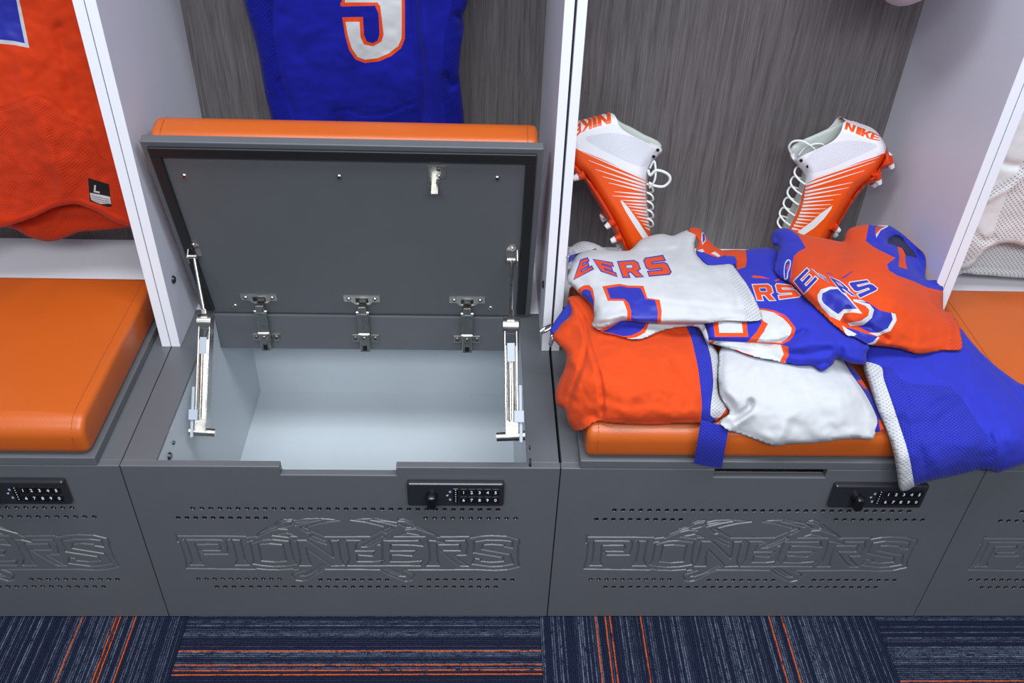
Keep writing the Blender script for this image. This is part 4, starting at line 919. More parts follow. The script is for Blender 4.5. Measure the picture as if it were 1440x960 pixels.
relief(wj, q([(84, 250), (95, 195), (130, 150), (180, 128), (240, 128), (330, 132), (365, 125), (405, 85), (455, 65), (500, 58), (545, 66), (580, 52), (612, 42), (650, 60), (640, 100), (645, 140), (670, 175), (700, 195), (760, 190), (800, 188), (822, 215), (870, 280), (905, 345), (932, 410), (926, 434), (862, 443), (780, 438), (690, 448), (600, 448), (480, 448), (400, 445), (330, 437), (270, 462), (225, 470), (198, 458), (203, 410), (185, 365), (150, 330), (112, 290), (92, 275)]),
 [(800, 392, 'z', .622), (815, 410, 'z', .63), (808, 362, 'z', .628), (830, 352, 'z', .625), (870, 350, 'z', .618), (905, 335, 'z', .612), (945, 330, 'z', .615), (975, 324, 'z', .622), (990, 345, 'z', .632), (1025, 370, 'z', .640), (1060, 420, 'z', .648), (1068, 447, 'z', .642), (840, 380, 'z', .645), (900, 375, 'z', .650), (960, 365, 'z', .648), (860, 420, 'z', .652), (930, 410, 'z', .662), (1000, 400, 'z', .660), (850, 448, 'z', .640), (900, 450, 'z', .645), (960, 450, 'z', .648), (1020, 448, 'z', .645), (840, 460, 'z', .628)],
 F_WH, regions=[('mesh_side', F_WHM, q([(788, 180), (830, 215), (890, 280), (960, 410), (940, 460), (855, 455), (862, 410), (838, 330), (800, 270)])),
  ('number', F_TO, q4([(120, 520), (140, 500), (165, 486), (205, 483), (232, 510), (246, 580), (240, 720), (200, 660), (150, 590)])), ('number', F_TB, q4([(146, 545), (158, 522), (180, 514), (214, 524), (238, 600), (240, 720), (198, 640), (160, 580)])),
  ('number', F_TO, q4([(303, 493), (430, 474), (500, 487), (612, 489), (642, 580), (735, 594), (750, 680), (742, 790), (490, 790), (492, 680), (462, 602), (345, 602), (322, 540)])),
  ('number', F_TB, q4([(337, 508), (440, 491), (500, 502), (590, 505), (630, 588), (700, 596), (722, 680), (716, 790), (520, 790), (522, 680), (502, 620), (470, 588), (365, 586)]))]
  + glyph('E', q4([(146, 300), (190, 285), (230, 362), (92, 440)]), 'lettering', F_TO, F_TB, F_WH, 1.7) + glyph('E', q4([(238, 292), (375, 320), (408, 415), (298, 376)]), 'lettering', F_TO, F_TB, F_WH, 1.7)
  + glyph('R', q4([(425, 312), (562, 302), (605, 420), (462, 422)]), 'lettering', F_TO, F_TB, F_WH, 1.7) + glyph('S', q4([(615, 288), (755, 266), (822, 398), (660, 412)]), 'lettering', F_TO, F_TB, F_WH, 1.7),
 strokes=[(q([(150, 260), (200, 380), (215, 440)]), 9, -.007), (q([(200, 420), (260, 430), (330, 415)]), 7, .008), (q([(210, 455), (270, 440), (330, 428)]), 3, -.007), (q([(480, 350), (620, 365), (760, 380), (860, 385)]), 3, -.0035), (q([(480, 340), (620, 350), (800, 365)]), 9, .004),
          (q([(560, 100), (640, 190), (760, 300)]), 12, -.005), (q([(590, 75), (560, 130), (520, 180)]), 7, -.005), (q([(645, 140), (690, 240), (800, 330)]), 8, .005), (q([(410, 90), (440, 130), (500, 140)]), 5, .004), (q([(345, 135), (450, 130), (555, 125)]), 2, -.003), (q([(556, 128), (560, 200), (545, 240)]), 2, -.002),
          (q([(880, 290), (850, 380), (860, 440)]), 6, .004), (q([(110, 190), (170, 170), (250, 150)]), 6, .005), (q([(820, 225), (815, 300), (835, 380)]), 2.5, -.002)],
 rest=B_wj, roll=(.024, 11), thick=.04, seed=5, wrinkle=.0055, step=2.8, labels={'number': 'blue jersey number edged in orange', 'lettering': 'orange chest letters edged in blue', 'mesh_side': 'white mesh side panel'})
relief(wj, q5([(150, 75), (180, 52), (225, 58), (262, 88), (300, 145), (350, 195), (405, 225), (430, 262), (500, 270), (505, 330), (430, 332), (330, 335), (285, 330), (240, 290), (205, 235), (222, 150)]), [(975, 325, 'z', .620), (990, 345, 'z', .625), (1010, 358, 'z', .625), (1030, 366, 'z', .632), (1000, 368, 'z', .636), (985, 355, 'z', .632)], F_OR,
 regions=[('collar_band', F_BL, q5([(190, 222), (255, 235), (320, 262), (370, 278), (430, 255), (520, 262), (520, 340), (430, 336), (330, 345), (270, 335), (215, 275)])), ('collar_badge', F_TW, q5([(250, 90), (272, 88), (280, 150), (255, 185), (246, 140)])), ('collar_badge', F_TB, q5([(256, 100), (270, 96), (275, 145), (258, 170)])), ('collar_badge', F_TW, q5([(318, 245), (350, 232), (388, 262), (378, 274)])), ('collar_badge', F_TW, q5([(215, 225), (255, 212), (272, 232), (250, 238)]))],
 strokes=[(q5([(320, 265), (345, 290), (380, 275)]), 3, -.008), (q5([(240, 240), (300, 300), (400, 300)]), 5, .004)], rest=B_wj, roll=(.012, 6), thick=.04, seed=6, step=2.5, body='collar', labels={'collar': 'orange collar with blue band', 'collar_badge': 'small blue and white badge'})

# orange jersey, on top, right
oj = thing('football_jersey', (1.35, .25, .62), 'folded orange jersey with blue letters and number on top at the right of the pile', 'jersey', PILE)
B_oj = bvh(*[LK[2][0],LK[3][0],op,wp,bp,bj,wj])
q = lambda p: X(1070, 300, 5.335, p); q7 = lambda p: X(1200, 300, 4.8, p)
relief(oj, q([(78, 195), (82, 150), (108, 122), (150, 110), (215, 116), (265, 150), (300, 155), (400, 172), (520, 196), (615, 210), (632, 160), (665, 115), (740, 92), (805, 82)])+q7([(150, 84), (200, 76), (245, 82), (300, 115), (340, 145), (400, 200), (440, 235), (478, 272), (490, 330), (488, 440), (560, 450), (600, 478), (607, 530), (606, 600), (612, 655), (660, 672), (700, 725), (722, 800), (736, 880), (724, 922), (660, 928), (600, 925), (520, 940), (440, 950), (380, 935), (300, 912), (200, 898), (100, 885), (30, 850)])+q([(760, 960), (690, 925), (640, 912), (590, 870), (540, 832), (480, 775), (430, 730), (380, 680), (330, 632), (280, 575), (235, 530), (200, 512), (140, 480), (100, 420), (118, 330), (130, 250), (95, 235)]),
 [(1087, 338, 'z', .632), (1100, 322, 'z', .640), (1115, 324, 'z', .650), (1150, 335, 'z', .648), (1185, 340, 'z', .648), (1195, 322, 'z', .655), (1220, 317, 'z', .660), (1240, 318, 'z', .655), (1280, 342, 'z', .640), (1300, 360, 'z', .622), (1302, 390, 'z', .618), (1322, 402, 'z', .612), (1328, 430, 'z', .610), (1347, 455, 'z', .606), (1350, 490, 'z', .600), (1290, 495, 'z', .618), (1240, 488, 'z', .630), (1200, 478, 'z', .638),
  (1170, 455, 'z', .650), (1140, 425, 'z', .662), (1115, 400, 'z', .668), (1097, 390, 'z', .655), (1120, 360, 'z', .672), (1160, 370, 'z', .685), (1200, 370, 'z', .690), (1180, 410, 'z', .692), (1230, 410, 'z', .690), (1250, 370, 'z', .680), (1280, 400, 'z', .665), (1290, 440, 'z', .655), (1240, 450, 'z', .668), (1310, 460, 'z', .635), (1200, 440, 'z', .675)],
 F_OR, regions=[
  ('sleeve', F_BL, q([(60, 140), (100, 115), (150, 100), (220, 108), (272, 148), (338, 258), (285, 285), (248, 320), (228, 420), (216, 525), (140, 490), (80, 420), (118, 330), (132, 245), (70, 240)])),
  ('cuff', F_BL, q7([(105, 70), (84, 185), (130, 222), (180, 250), (285, 300), (228, 342), (240, 385), (300, 420), (400, 455), (500, 500), (620, 528), (612, 480), (560, 440), (500, 430), (500, 320), (484, 268), (400, 190), (330, 135), (245, 75)])),
  ('cuff_shade', F_SHADE, q7([(232, 205), (236, 170), (285, 142), (330, 158), (352, 195), (405, 255), (430, 300), (400, 292), (350, 278), (300, 228), (262, 210)]), True), ('cuff', F_OR, q7([(298, 222), (330, 235), (350, 275), (352, 330), (365, 378), (305, 358), (312, 290)])), ('cuff', F_OR, q7([(148, 95), (225, 82), (210, 95), (170, 120), (150, 150)])), ('cuff', F_TW, q7([(160, 78), (235, 78), (236, 88), (185, 115), (155, 165), (152, 140), (180, 108), (215, 88), (160, 86)])),  # dark navy patch paints the shade inside the rolled sleeve
  ('mesh_side', F_ORM, q7([(505, 518), (620, 540), (620, 670), (560, 635), (518, 592)])), ('mesh_side', F_ORM, q7([(600, 640), (680, 665), (720, 720), (760, 900), (730, 950), (630, 950), (660, 830), (648, 740)])),
  ('number', F_TW, q([(428, 655), (424, 612), (450, 570), (520, 548), (572, 553), (645, 612), (762, 752), (690, 742), (625, 748), (592, 805), (520, 772), (455, 705)])), ('number', F_TB, q([(456, 645), (462, 600), (520, 570), (575, 566), (640, 622), (722, 715), (620, 718), (580, 755), (530, 722), (470, 672)])),
  ('number', F_TW, q7([(0, 578), (60, 585), (110, 610), (140, 650), (125, 705), (70, 752), (-20, 760), (-40, 740), (50, 725), (100, 690), (108, 650), (80, 622), (0, 592)])),
  ('number', F_TB, q7([(30, 590), (100, 600), (180, 655), (258, 672), (268, 715), (232, 780), (170, 808), (110, 800), (30, 765), (70, 752), (125, 705), (140, 650), (110, 612)])),
  ('number', F_TW, q7([(256, 670), (285, 678), (293, 720), (252, 792), (160, 828), (105, 806), (170, 804), (232, 775), (266, 715)])),
  ('number', F_TB, q7([(-40, 770), (30, 790), (100, 815), (168, 832), (130, 872), (90, 886), (0, 850), (-60, 800)])), ('number', F_TW, q7([(166, 830), (132, 868), (84, 884), (112, 890), (150, 874), (176, 838)])),
  ('number', F_TW, q([(608, 838), (650, 868), (720, 905), (690, 925), (640, 912)])),
  ('maker_mark', F_TB, q([(598, 488), (640, 462), (685, 430), (688, 436), (640, 475), (608, 490)])), ('maker_mark', F_TB, q([(492, 440), (540, 456), (542, 462), (500, 450)])),
  ('sleeve_badge', F_TW, q([(172, 420), (182, 365), (205, 342), (224, 352), (222, 400), (205, 445), (200, 490), (180, 500), (172, 470)]), True), ('sleeve_badge', F_BL, q([(178, 420), (188, 372), (206, 352), (217, 360), (214, 400), (198, 442), (192, 484), (182, 488), (180, 460)]), True), ('sleeve_badge', F_TO, q([(190, 410), (202, 380), (210, 390), (198, 430)]))]
  + glyph('E', q([(248, 508), (345, 412), (425, 490), (322, 600)]), 'lettering', F_TB, F_TW, F_OR) + glyph('E', q([(440, 470), (372, 412), (470, 470), (515, 522)]), 'lettering', F_TB, F_TW, F_OR, .8)
  + glyph('R', q([(510, 472), (600, 515), (715, 622), (612, 592)]), 'lettering', F_TB, F_TW, F_OR) + glyph('S', q([(655, 520), (795, 500), (880, 568), (745, 632)]), 'lettering', F_TB, F_TW, F_OR),
 strokes=[(q([(340, 270), (400, 300), (480, 400), (560, 470)]), 10, -.008), (q([(520, 390), (600, 330), (640, 240)]), 9, -.006), (q([(380, 250), (500, 230), (600, 260)]), 10, .006), (q([(245, 330), (230, 430), (218, 510)]), 3, -.004), (q([(330, 420), (440, 520), (600, 620), (720, 720)]), 12, .006),
          (q([(610, 850), (600, 800), (620, 750), (650, 720)]), 3.5, -.016), (q([(640, 760), (700, 790), (780, 760), (800, 720)]), 8, .008), (q([(620, 830), (720, 850), (820, 850)])+q7([(80, 770), (160, 800), (230, 850)]), 3.5, -.010), (q7([(300, 680), (420, 760), (560, 800)]), 14, -.006), (q7([(250, 850), (400, 880), (560, 870)]), 10, -.006), (q7([(300, 620), (450, 660), (600, 760)]), 14, .006),
          (q7([(84, 185), (180, 255), (285, 305)]), 3, -.006), (q7([(232, 345), (245, 390), (310, 425), (420, 465), (520, 510), (610, 530)]), 2.5, -.005), (q7([(240, 180), (270, 155), (320, 170), (380, 225), (440, 290)]), 7, -.042), (q7([(215, 200), (235, 215), (300, 235), (305, 300)]), 3.5, .008), (q7([(290, 135), (350, 160), (420, 220), (480, 280)]), 3, .010),
          (q7([(310, 240), (330, 300), (330, 350)]), 5, -.022), (q7([(370, 290), (430, 380), (480, 430)]), 4.5, -.020), (q7([(400, 290), (440, 350), (470, 400)]), 3, .006), (q7([(450, 300), (455, 350), (485, 390)]), 3, -.008), (q7([(150, 100), (110, 160), (180, 220)]), 5, -.010), (q([(90, 170), (130, 200), (120, 240)]), 5, -.014), (q([(205, 130), (160, 220), (140, 330)]), 6, .005),
          (q7([(640, 680), (660, 760), (655, 850), (620, 920)]), 2, -.003), (q7([(505, 520), (520, 600), (600, 660)]), 1.8, -.002)],
 rest=B_oj, roll=(.026, 12), thick=.045, seed=8, wrinkle=.006, step=2.8, labels={'number': 'blue jersey number edged in white', 'lettering': 'blue chest letters edged in white', 'sleeve': 'blue left sleeve', 'cuff': 'twisted blue sleeve and collar', 'cuff_shade': 'painted shade inside the sleeve opening', 'mesh_side': 'orange mesh side panel', 'sleeve_badge': 'round badge on the sleeve', 'maker_mark': 'thin blue maker mark'})
# ------------------------------------------------------------------ cleats standing toe down behind the pile
def tilt_plane(p, n): return (np.array(p, float), np.array(n, float)/np.linalg.norm(n))
def lace(par, pl, pts, off, r=.0022, name='lace', mat=None, closed=False):
    P = [at_p(x, y, pl[0]+pl[1]*o, pl[1]) for (x, y), o in zip(pts, off)]
    if len(P) > 2:
        A = np.array(P); out = []
        n = len(A)
        for i in range(n if closed else n-1):
            a, b, c, d = (A[(i-1) % n], A[i], A[(i+1) % n], A[(i+2) % n]) if closed else (A[max(i-1, 0)], A[i], A[i+1], A[min(i+2, n-1)])
            for j in range(6):
                t = j/6; out.append(.5*((2*b)+(c-a)*t+(2*a-5*b+4*c-d)*t*t+(3*b-a-3*c+d)*t**3))
        if not closed: out.append(A[-1])
        P = out
    return MB().tube(P, r, 8, closed=closed).build(name, mat or F_LACE, par)
def stud(par, pl, base, tip, off):
    a = at_p(*base, pl[0]+pl[1]*off, pl[1]); b = at_p(*tip, pl[0]+pl[1]*off, pl[1]); a = a+(a-b)*.25; m_ = a+(b-a)*.55
    o = MB().cyl(a, m_, .0105, .0080, 10).build('stud', M_PLATE, par)
    MB().cyl(m_, b, .0078, .0058, 10).build('stud_tip', M_TIP, o, 'white stud tip')
F_LACE = plain('white_lace', rgb(.72, .75, .74), .8); M_TIP = plain('white_stud', rgb(.75, .78, .80), .3)
M_PLATE = plain('orange_sole_plate', rgb(.62, .045, .006), .32); M_UP = plain('orange_synthetic', rgb(.80, .085, .006), .38)
M_UPW = plain('white_synthetic', rgb(.78, .78, .82), .42, bump=.05); M_LINE = plain('silver_white_line', rgb(.74, .73, .74), .35); M_LINING = cloth('grey_lining', rgb(.52, .57, .53))
def knit():
    x = N('white_knit'); uv = x.n('ShaderNodeUVMap')
    v = x.n('ShaderNodeTexVoronoi', voronoi_dimensions='2D', i_Vector=uv.outputs[0], i_Scale=330.0, i_Randomness=.6)
    return x.set(col=x.mix(v.outputs['Distance'], rgb(.58, .60, .66), rgb(.74, .76, .82)), rough=.7, normal=x.bump(v.outputs['Distance'], .5, .001))
M_KNIT = knit()
def wedge(p, q_, w0, w1=.4):
    p = np.array(p, float); q_ = np.array(q_, float); d = (q_-p)/np.linalg.norm(q_-p); n = np.array([-d[1], d[0]])
    return [p+n*w0/2, q_+n*w1/2, q_-n*w1/2, p-n*w0/2]

def cleat(loc, label, pl, q, outline, rim, ctrl, orange, knit_p, lines, swoosh, words, sole, lining, rimtube, lw=2.6, extra=None):
    rt = thing('cleat', loc, label, 'shoe', 'pair of cleats behind the pile')
    rg = [('knit_panel', M_KNIT, q(knit_p), True), ('side_shell', M_UP, q(orange), True)]
    for a, b in lines:
        A, B = q([a, b]); rg.append(('flare_lines', M_LINE, wedge(A, B, lw)))
    if extra: rg.append(('tongue', M_LINING, q(extra), True))
    rg.append(('curved_mark', M_LINE, q(swoosh)))
    for ch, qd in words:
        c_ = np.mean(np.array(qd, float), 0); qd = [tuple(c_+(np.array(p)-c_)*1.22) for p in qd]; rg += glyph(ch, q(qd), 'heel_lettering', M_UP, None, M_UPW)
    relief(rt, q(outline), ctrl, M_UPW, regions=rg, roll=(0, 15), plane=pl, open_edge=q(rim), smooth=True, step=2.6, mirror=True, body='upper',
           labels={'side_shell': 'orange side shell', 'flare_lines': 'white lines fanning from the laces', 'curved_mark': 'white curved mark', 'heel_lettering': 'orange heel lettering', 'knit_panel': 'pale knit ankle panel'})
    # sole plate: a slightly wider body along the lower edge
    relief(rt, q(sole[0]), [(x, y, v) for (x, y), v in sole[1]], M_PLATE, roll=(0, 5), plane=pl, smooth=True, step=2.6, mirror=True, body='sole_plate')
    # lining sheet just inside the far wall
    fp = (pl[0]-pl[1]*lining[1], pl[1])
    relief(rt, q(lining[0]), [(x, y, .004) for x, y in q(lining[0])[:4]], M_LINING, roll=(0, 4), plane=fp, smooth=True, step=3, mirror=True, body='lining')
    return rt
# left cleat
q = lambda p: X(780, 150, 4.572, p)
PL = tilt_plane(at_y(870, 260, .600), (.10, -.97, .22))
hw = lambda f, l: [(x, y, v) for (x, y), v in zip(q(l), f)]
lc = cleat((.93, .6, .432), 'orange and white cleat standing toe down against the divider left of the other cleat', PL, q,
 [(366, 44), (310, 58), (250, 76), (150, 108), (110, 150), (88, 220), (100, 300), (130, 385), (200, 450), (260, 540), (320, 640), (380, 740), (430, 850), (470, 930), (510, 1020), (550, 1090), (610, 1105), (650, 1060), (655, 980), (640, 900), (622, 830), (612, 770), (605, 700), (597, 600), (597, 500), (602, 440), (612, 385), (640, 345), (692, 290), (686, 265), (640, 255), (560, 215), (480, 175), (420, 130), (390, 60)],
 [(390, 60), (420, 130), (480, 175), (560, 215), (640, 255), (686, 265)],
 hw([.026, .032, .030, .036, .036, .038, .042, .044, .020], [(300, 90), (250, 200), (500, 210), (300, 330), (560, 420), (400, 500), (480, 700), (550, 950), (640, 300)]),
 [(90, 262), (170, 285), (260, 318), (340, 352), (430, 395), (520, 435), (585, 462), (598, 520), (600, 620), (608, 730), (640, 860), (670, 1000), (620, 1130), (500, 1100), (400, 850), (250, 560), (100, 420)],
 [(195, 205), (270, 178), (370, 168), (450, 180), (540, 205), (620, 255), (650, 275), (620, 330), (575, 385), (500, 370), (400, 325), (290, 270)],
 [((585, 466), (180, 292)), ((585, 486), (220, 345)), ((585, 506), (262, 402)), ((585, 526), (308, 448)), ((586, 546), (345, 488)), ((586, 566), (380, 545)), ((587, 588), (372, 572)), ((588, 610), (425, 600)), ((590, 632), (448, 622)), ((592, 654), (470, 640)), ((594, 676), (492, 662)), ((597, 698), (512, 682)), ((600, 720), (530, 706)), ((603, 742), (548, 730)), ((607, 764), (565, 752)), ((612, 790), (582, 776))],
 [(422, 604), (438, 608), (480, 655), (540, 740), (612, 848), (582, 868), (520, 775), (455, 670)],
 [('N', [(356, 102), (285, 120), (280, 66), (352, 46)]), ('I', [(272, 124), (248, 131), (244, 76), (266, 70)]), ('K', [(236, 136), (176, 158), (176, 100), (232, 82)]), ('E', [(166, 162), (130, 195), (122, 140), (164, 108)])],
 ([(112, 300), (140, 360), (190, 420), (262, 510), (330, 610), (392, 715), (440, 820), (490, 930), (530, 1020), (570, 1095), (520, 1080), (470, 990), (420, 880), (365, 780), (300, 665), (235, 560), (190, 475), (130, 445), (100, 380), (85, 300)], [(p, v) for p, v in zip(q([(112, 320), (200, 450), (300, 620), (400, 780), (480, 950), (545, 1080)]), [.034, .036, .034, .042, .046, .044])]),
 ([(372, 48), (420, 95), (500, 135), (580, 180), (650, 212), (680, 235), (690, 270), (640, 290), (520, 240), (420, 180)], .022), None, 3.2, [(610, 370), (590, 440), (588, 520), (590, 600), (598, 700), (612, 790), (640, 860), (640, 780), (630, 600), (620, 440)])
for b_, t_, o_ in (((318, 690), (300, 712), .0), ((372, 742), (328, 775), .036), ((345, 700), (300, 730), -.02), ((412, 842), (362, 865), .040), ((440, 870), (400, 900), -.02), ((175, 440), (118, 462), .026), ((160, 420), (105, 440), -.026)): stud(lc, PL, q([b_])[0], q([t_])[0], o_)
lace(lc, PL, q([(600, 405), (615, 440), (650, 410), (700, 418), (738, 445), (738, 480), (700, 512), (645, 508), (605, 488)]), [.02, .024, .03, .034, .036, .034, .03, .026, .02], .0030)
lace(lc, PL, q([(612, 395), (640, 350), (650, 420), (640, 480), (610, 520)]), [.014, .02, .028, .028, .02])
for y in (520, 575, 630, 685, 740):
    lace(lc, PL, q([(592, y-25), (625, y-5), (632, y+25), (600, y+35)]), [.016, .020, .012, -.006])
for x_, y_ in ((662, 278), (636, 320)):
    c_ = at_p(*q([(x_, y_)])[0], PL[0]+PL[1]*.0215, PL[1]); MB().cyl(c_, c_+PL[1]*.002, .0035, n=10).build('eyelet', M_BLACKP, lc)
# right cleat
q = lambda p: X(1080, 150, 4.574, p)
PR = tilt_plane(at_y(1180, 260, .600), (-.10, -1.0, .05))
rc = cleat((1.36, .6, .432), 'orange and white cleat standing toe down at the right beside the white side panel', PR, q,
 [(490, 95), (520, 103), (600, 128), (700, 170), (745, 225), (765, 290), (750, 340), (715, 400), (665, 470), (600, 520), (550, 580), (505, 655), (450, 750), (400, 840), (360, 920), (310, 1000), (220, 1040), (130, 1030), (75, 960), (85, 880), (110, 800), (150, 720), (190, 620), (215, 540), (232, 440), (200, 390), (158, 340), (180, 335), (250, 300), (330, 265), (420, 218), (468, 160)],
 [(150, 342), (180, 333), (250, 300), (330, 265), (420, 218), (468, 160), (490, 95)],
 hw([.030, .034, .034, .038, .036, .040, .042, .044, .020], [(560, 160), (650, 240), (400, 280), (560, 350), (280, 420), (400, 520), (330, 680), (220, 900), (170, 360)]),
 [(205, 560), (240, 500), (300, 468), (400, 425), (500, 390), (600, 352), (690, 322), (755, 300), (810, 330), (760, 420), (600, 560), (480, 760), (380, 960), (250, 1080), (60, 1040), (60, 860), (130, 770), (170, 700)],
 [(290, 290), (380, 245), (480, 220), (580, 220), (690, 240), (700, 262), (620, 300), (520, 345), (400, 395), (300, 425), (245, 420), (235, 360)],
 [((245, 478), (720, 322)), ((243, 502), (690, 352)), ((240, 526), (620, 410)), ((237, 550), (545, 486)), ((234, 572), (520, 520)), ((230, 594), (470, 562)), ((226, 616), (420, 598)), ((220, 638), (405, 628)), ((214, 660), (372, 655)), ((206, 682), (340, 684)), ((198, 702), (312, 708)), ((188, 722), (285, 730)), ((178, 742), (262, 752)), ((166, 762), (240, 774)), ((154, 782), (218, 796))],
 [(415, 634), (405, 660), (360, 720), (300, 778), (228, 826), (190, 806), (280, 740), (340, 685)],
 [('N', [(508, 104), (560, 124), (546, 160), (498, 142)]), ('I', [(577, 131), (602, 141), (592, 180), (566, 169)]), ('K', [(612, 144), (668, 166), (652, 202), (602, 184)]), ('E', [(674, 168), (722, 192), (714, 216), (660, 206)])],
 ([(762, 262), (778, 300), (800, 345), (795, 385), (735, 405), (720, 440), (690, 480), (640, 505), (580, 570), (525, 650), (470, 740), (420, 830), (370, 930), (320, 1010), (345, 930), (390, 840), (440, 745), (495, 650), (545, 570), (600, 505), (660, 445), (715, 385), (740, 330)], [(p, v) for p, v in zip(q([(780, 340), (700, 430), (600, 530), (500, 690), (420, 830), (340, 980)]), [.034, .036, .036, .040, .044, .044])]),
 ([(490, 100), (400, 135), (300, 180), (220, 215), (150, 260), (140, 310), (160, 345), (250, 320), (360, 265), (440, 220), (480, 165)], .020), None, 3.0, [(190, 380), (240, 440), (236, 500), (222, 560), (200, 640), (165, 720), (135, 780), (100, 860), (40, 900), (60, 760), (120, 560), (170, 430)])
for b_, t_, o_ in (((775, 345), (798, 392), .020), ((760, 330), (788, 300), -.02), ((700, 440), (716, 496), .028), ((660, 470), (690, 510), -.02), ((420, 770), (456, 800), .036), ((400, 800), (440, 830), -.02)): stud(rc, PR, q([b_])[0], q([t_])[0], o_)
lace(rc, PR, q([(150, 300), (135, 260), (160, 225), (215, 220), (265, 245), (300, 275)]), [-.004, 0, .004, .010, .014, .010], .0024)
lace(rc, PR, q([(200, 310), (240, 262), (300, 240), (345, 240), (365, 256)]), [.0, .004, .006, .004, 0], .0022)
for y, x_ in ((480, 190), (545, 165), (610, 145), (680, 120), (745, 95), (800, 82)):
    lace(rc, PR, q([(x_+50, y+20), (x_+10, y-10), (x_-20, y-55), (x_, y-95), (x_+45, y-85)]), [.020, .020, .010, -.008, -.016])
for x_, y_ in ((212, 345), (256, 382)):
    c_ = at_p(*q([(x_, y_)])[0], PR[0]+PR[1]*.0285, PR[1]); MB().cyl(c_, c_+PR[1]*.002, .0035, n=10).build('eyelet', M_BLACKP, rc)

# ------------------------------------------------------------------ hanging jerseys
HJ = 'hanging jerseys'
q = lambda p: X(0, 0, 2.4, p)
hj = thing('football_jersey', (-.35, .5, .56), 'orange jersey hanging in the left locker with a blue number and black size tag', 'jersey', HJ)
relief(hj, q([(-260, -300), (200, -300), (300, -60), (310, 60), (335, 200), (380, 400), (425, 560), (462, 700), (470, 770), (440, 768), (330, 778), (270, 782), (225, 800), (165, 815), (100, 800), (40, 770), (-60, 760), (-260, 770)]),
 [(-80, 320, 'y', .535), (60, 330, 'y', .535), (180, 320, 'y', .530), (-80, 100, 'y', .535), (40, 100, 'y', .53), (130, 100, 'y', .525), (-80, -110, 'y', .54), (60, -110, 'y', .53)], F_ORHM,
 strokes=[(q([(100, 760), (250, 740), (400, 760)]), 8, -.010), (q([(150, 790), (200, 740), (210, 700)]), 5, .008)], roll=(.010, 8), thick=.02, seed=21, wrinkle=.005, body='back_panel', step=4)
relief(hj, q([(-260, -300), (200, -300), (300, -60), (310, 60), (335, 200), (380, 400), (425, 560), (462, 700), (468, 772), (440, 765), (390, 750), (330, 715), (270, 692), (235, 690), (180, 702), (120, 730), (60, 752), (0, 768), (-80, 770), (-260, 770)]),
 [(-80, 320, 'y', .485), (0, 318, 'y', .480), (60, 305, 'y', .482), (110, 288, 'y', .485), (150, 305, 'y', .490), (188, 318, 'y', .500), (-80, 100, 'y', .495), (40, 120, 'y', .485), (130, 140, 'y', .49), (170, 250, 'y', .495), (60, 220, 'y', .472), (-80, -110, 'y', .51), (60, -110, 'y', .50)], F_ORH,
 regions=[('mesh_panel', F_ORHM, q([(-260, 380), (0, 372), (60, 350), (120, 330), (180, 352), (230, 395), (300, 420), (340, 520), (420, 600), (480, 790), (-260, 800)])),
  ('hem', F_ORH, q([(-260, 742), (-60, 745), (0, 740), (60, 725), (120, 702), (180, 676), (235, 665), (275, 668), (335, 690), (395, 726), (470, 750), (480, 800), (-260, 800)])),
  ('number', F_TW, q([(-40, -300), (45, -300), (65, 0), (82, 80), (99, 162), (50, 152), (0, 147), (-40, 147)])), ('number', F_TB, q([(-20, -300), (32, -300), (55, 0), (70, 80), (84, 146), (45, 138), (5, 134), (-20, 134)])),
  ('size_tag', F_BK, q([(297, 600), (330, 610), (368, 622), (377, 697), (364, 698), (303, 680)])), ('size_tag', F_TW, q([(303, 650), (335, 656), (371, 664), (375, 688), (340, 688), (308, 676)]))]
  + glyph('L', q([(318, 624), (338, 628), (336, 652), (316, 648)]), 'size_tag', F_TW)
  + [('size_tag', F_BK, q([(308, 660+k*7), (368, 672+k*7), (368, 673.5+k*7), (308, 661.5+k*7)])) for k in range(3)],
 strokes=[(q([(60, 200), (120, 420), (230, 640)]), 12, .007), (q([(200, 100), (240, 300), (300, 480), (360, 640)]), 9, -.008), (q([(20, 380), (60, 560), (40, 700)]), 10, -.005), (q([(260, 0), (290, 200), (345, 420), (420, 640)]), 6, .007), (q([(0, 372), (60, 350), (120, 330), (180, 352), (230, 395), (300, 420)]), 2, -.003), (q([(150, 420), (190, 560), (210, 660)]), 8, .005), (q([(290, 420), (330, 560)]), 7, .004)],
 roll=(.012, 8), thick=.006, seed=22, wrinkle=.006, labels={'size_tag': 'black size tag with a white L', 'number': 'blue number edged in white', 'mesh_panel': 'orange mesh lower panel'})
q = lambda p: X(330, 0, 4.114, p)
hb = thing('football_jersey', (.4, .6, .75), 'dark blue jersey with a white 5 hanging behind the raised seat lid', 'jersey', HJ)
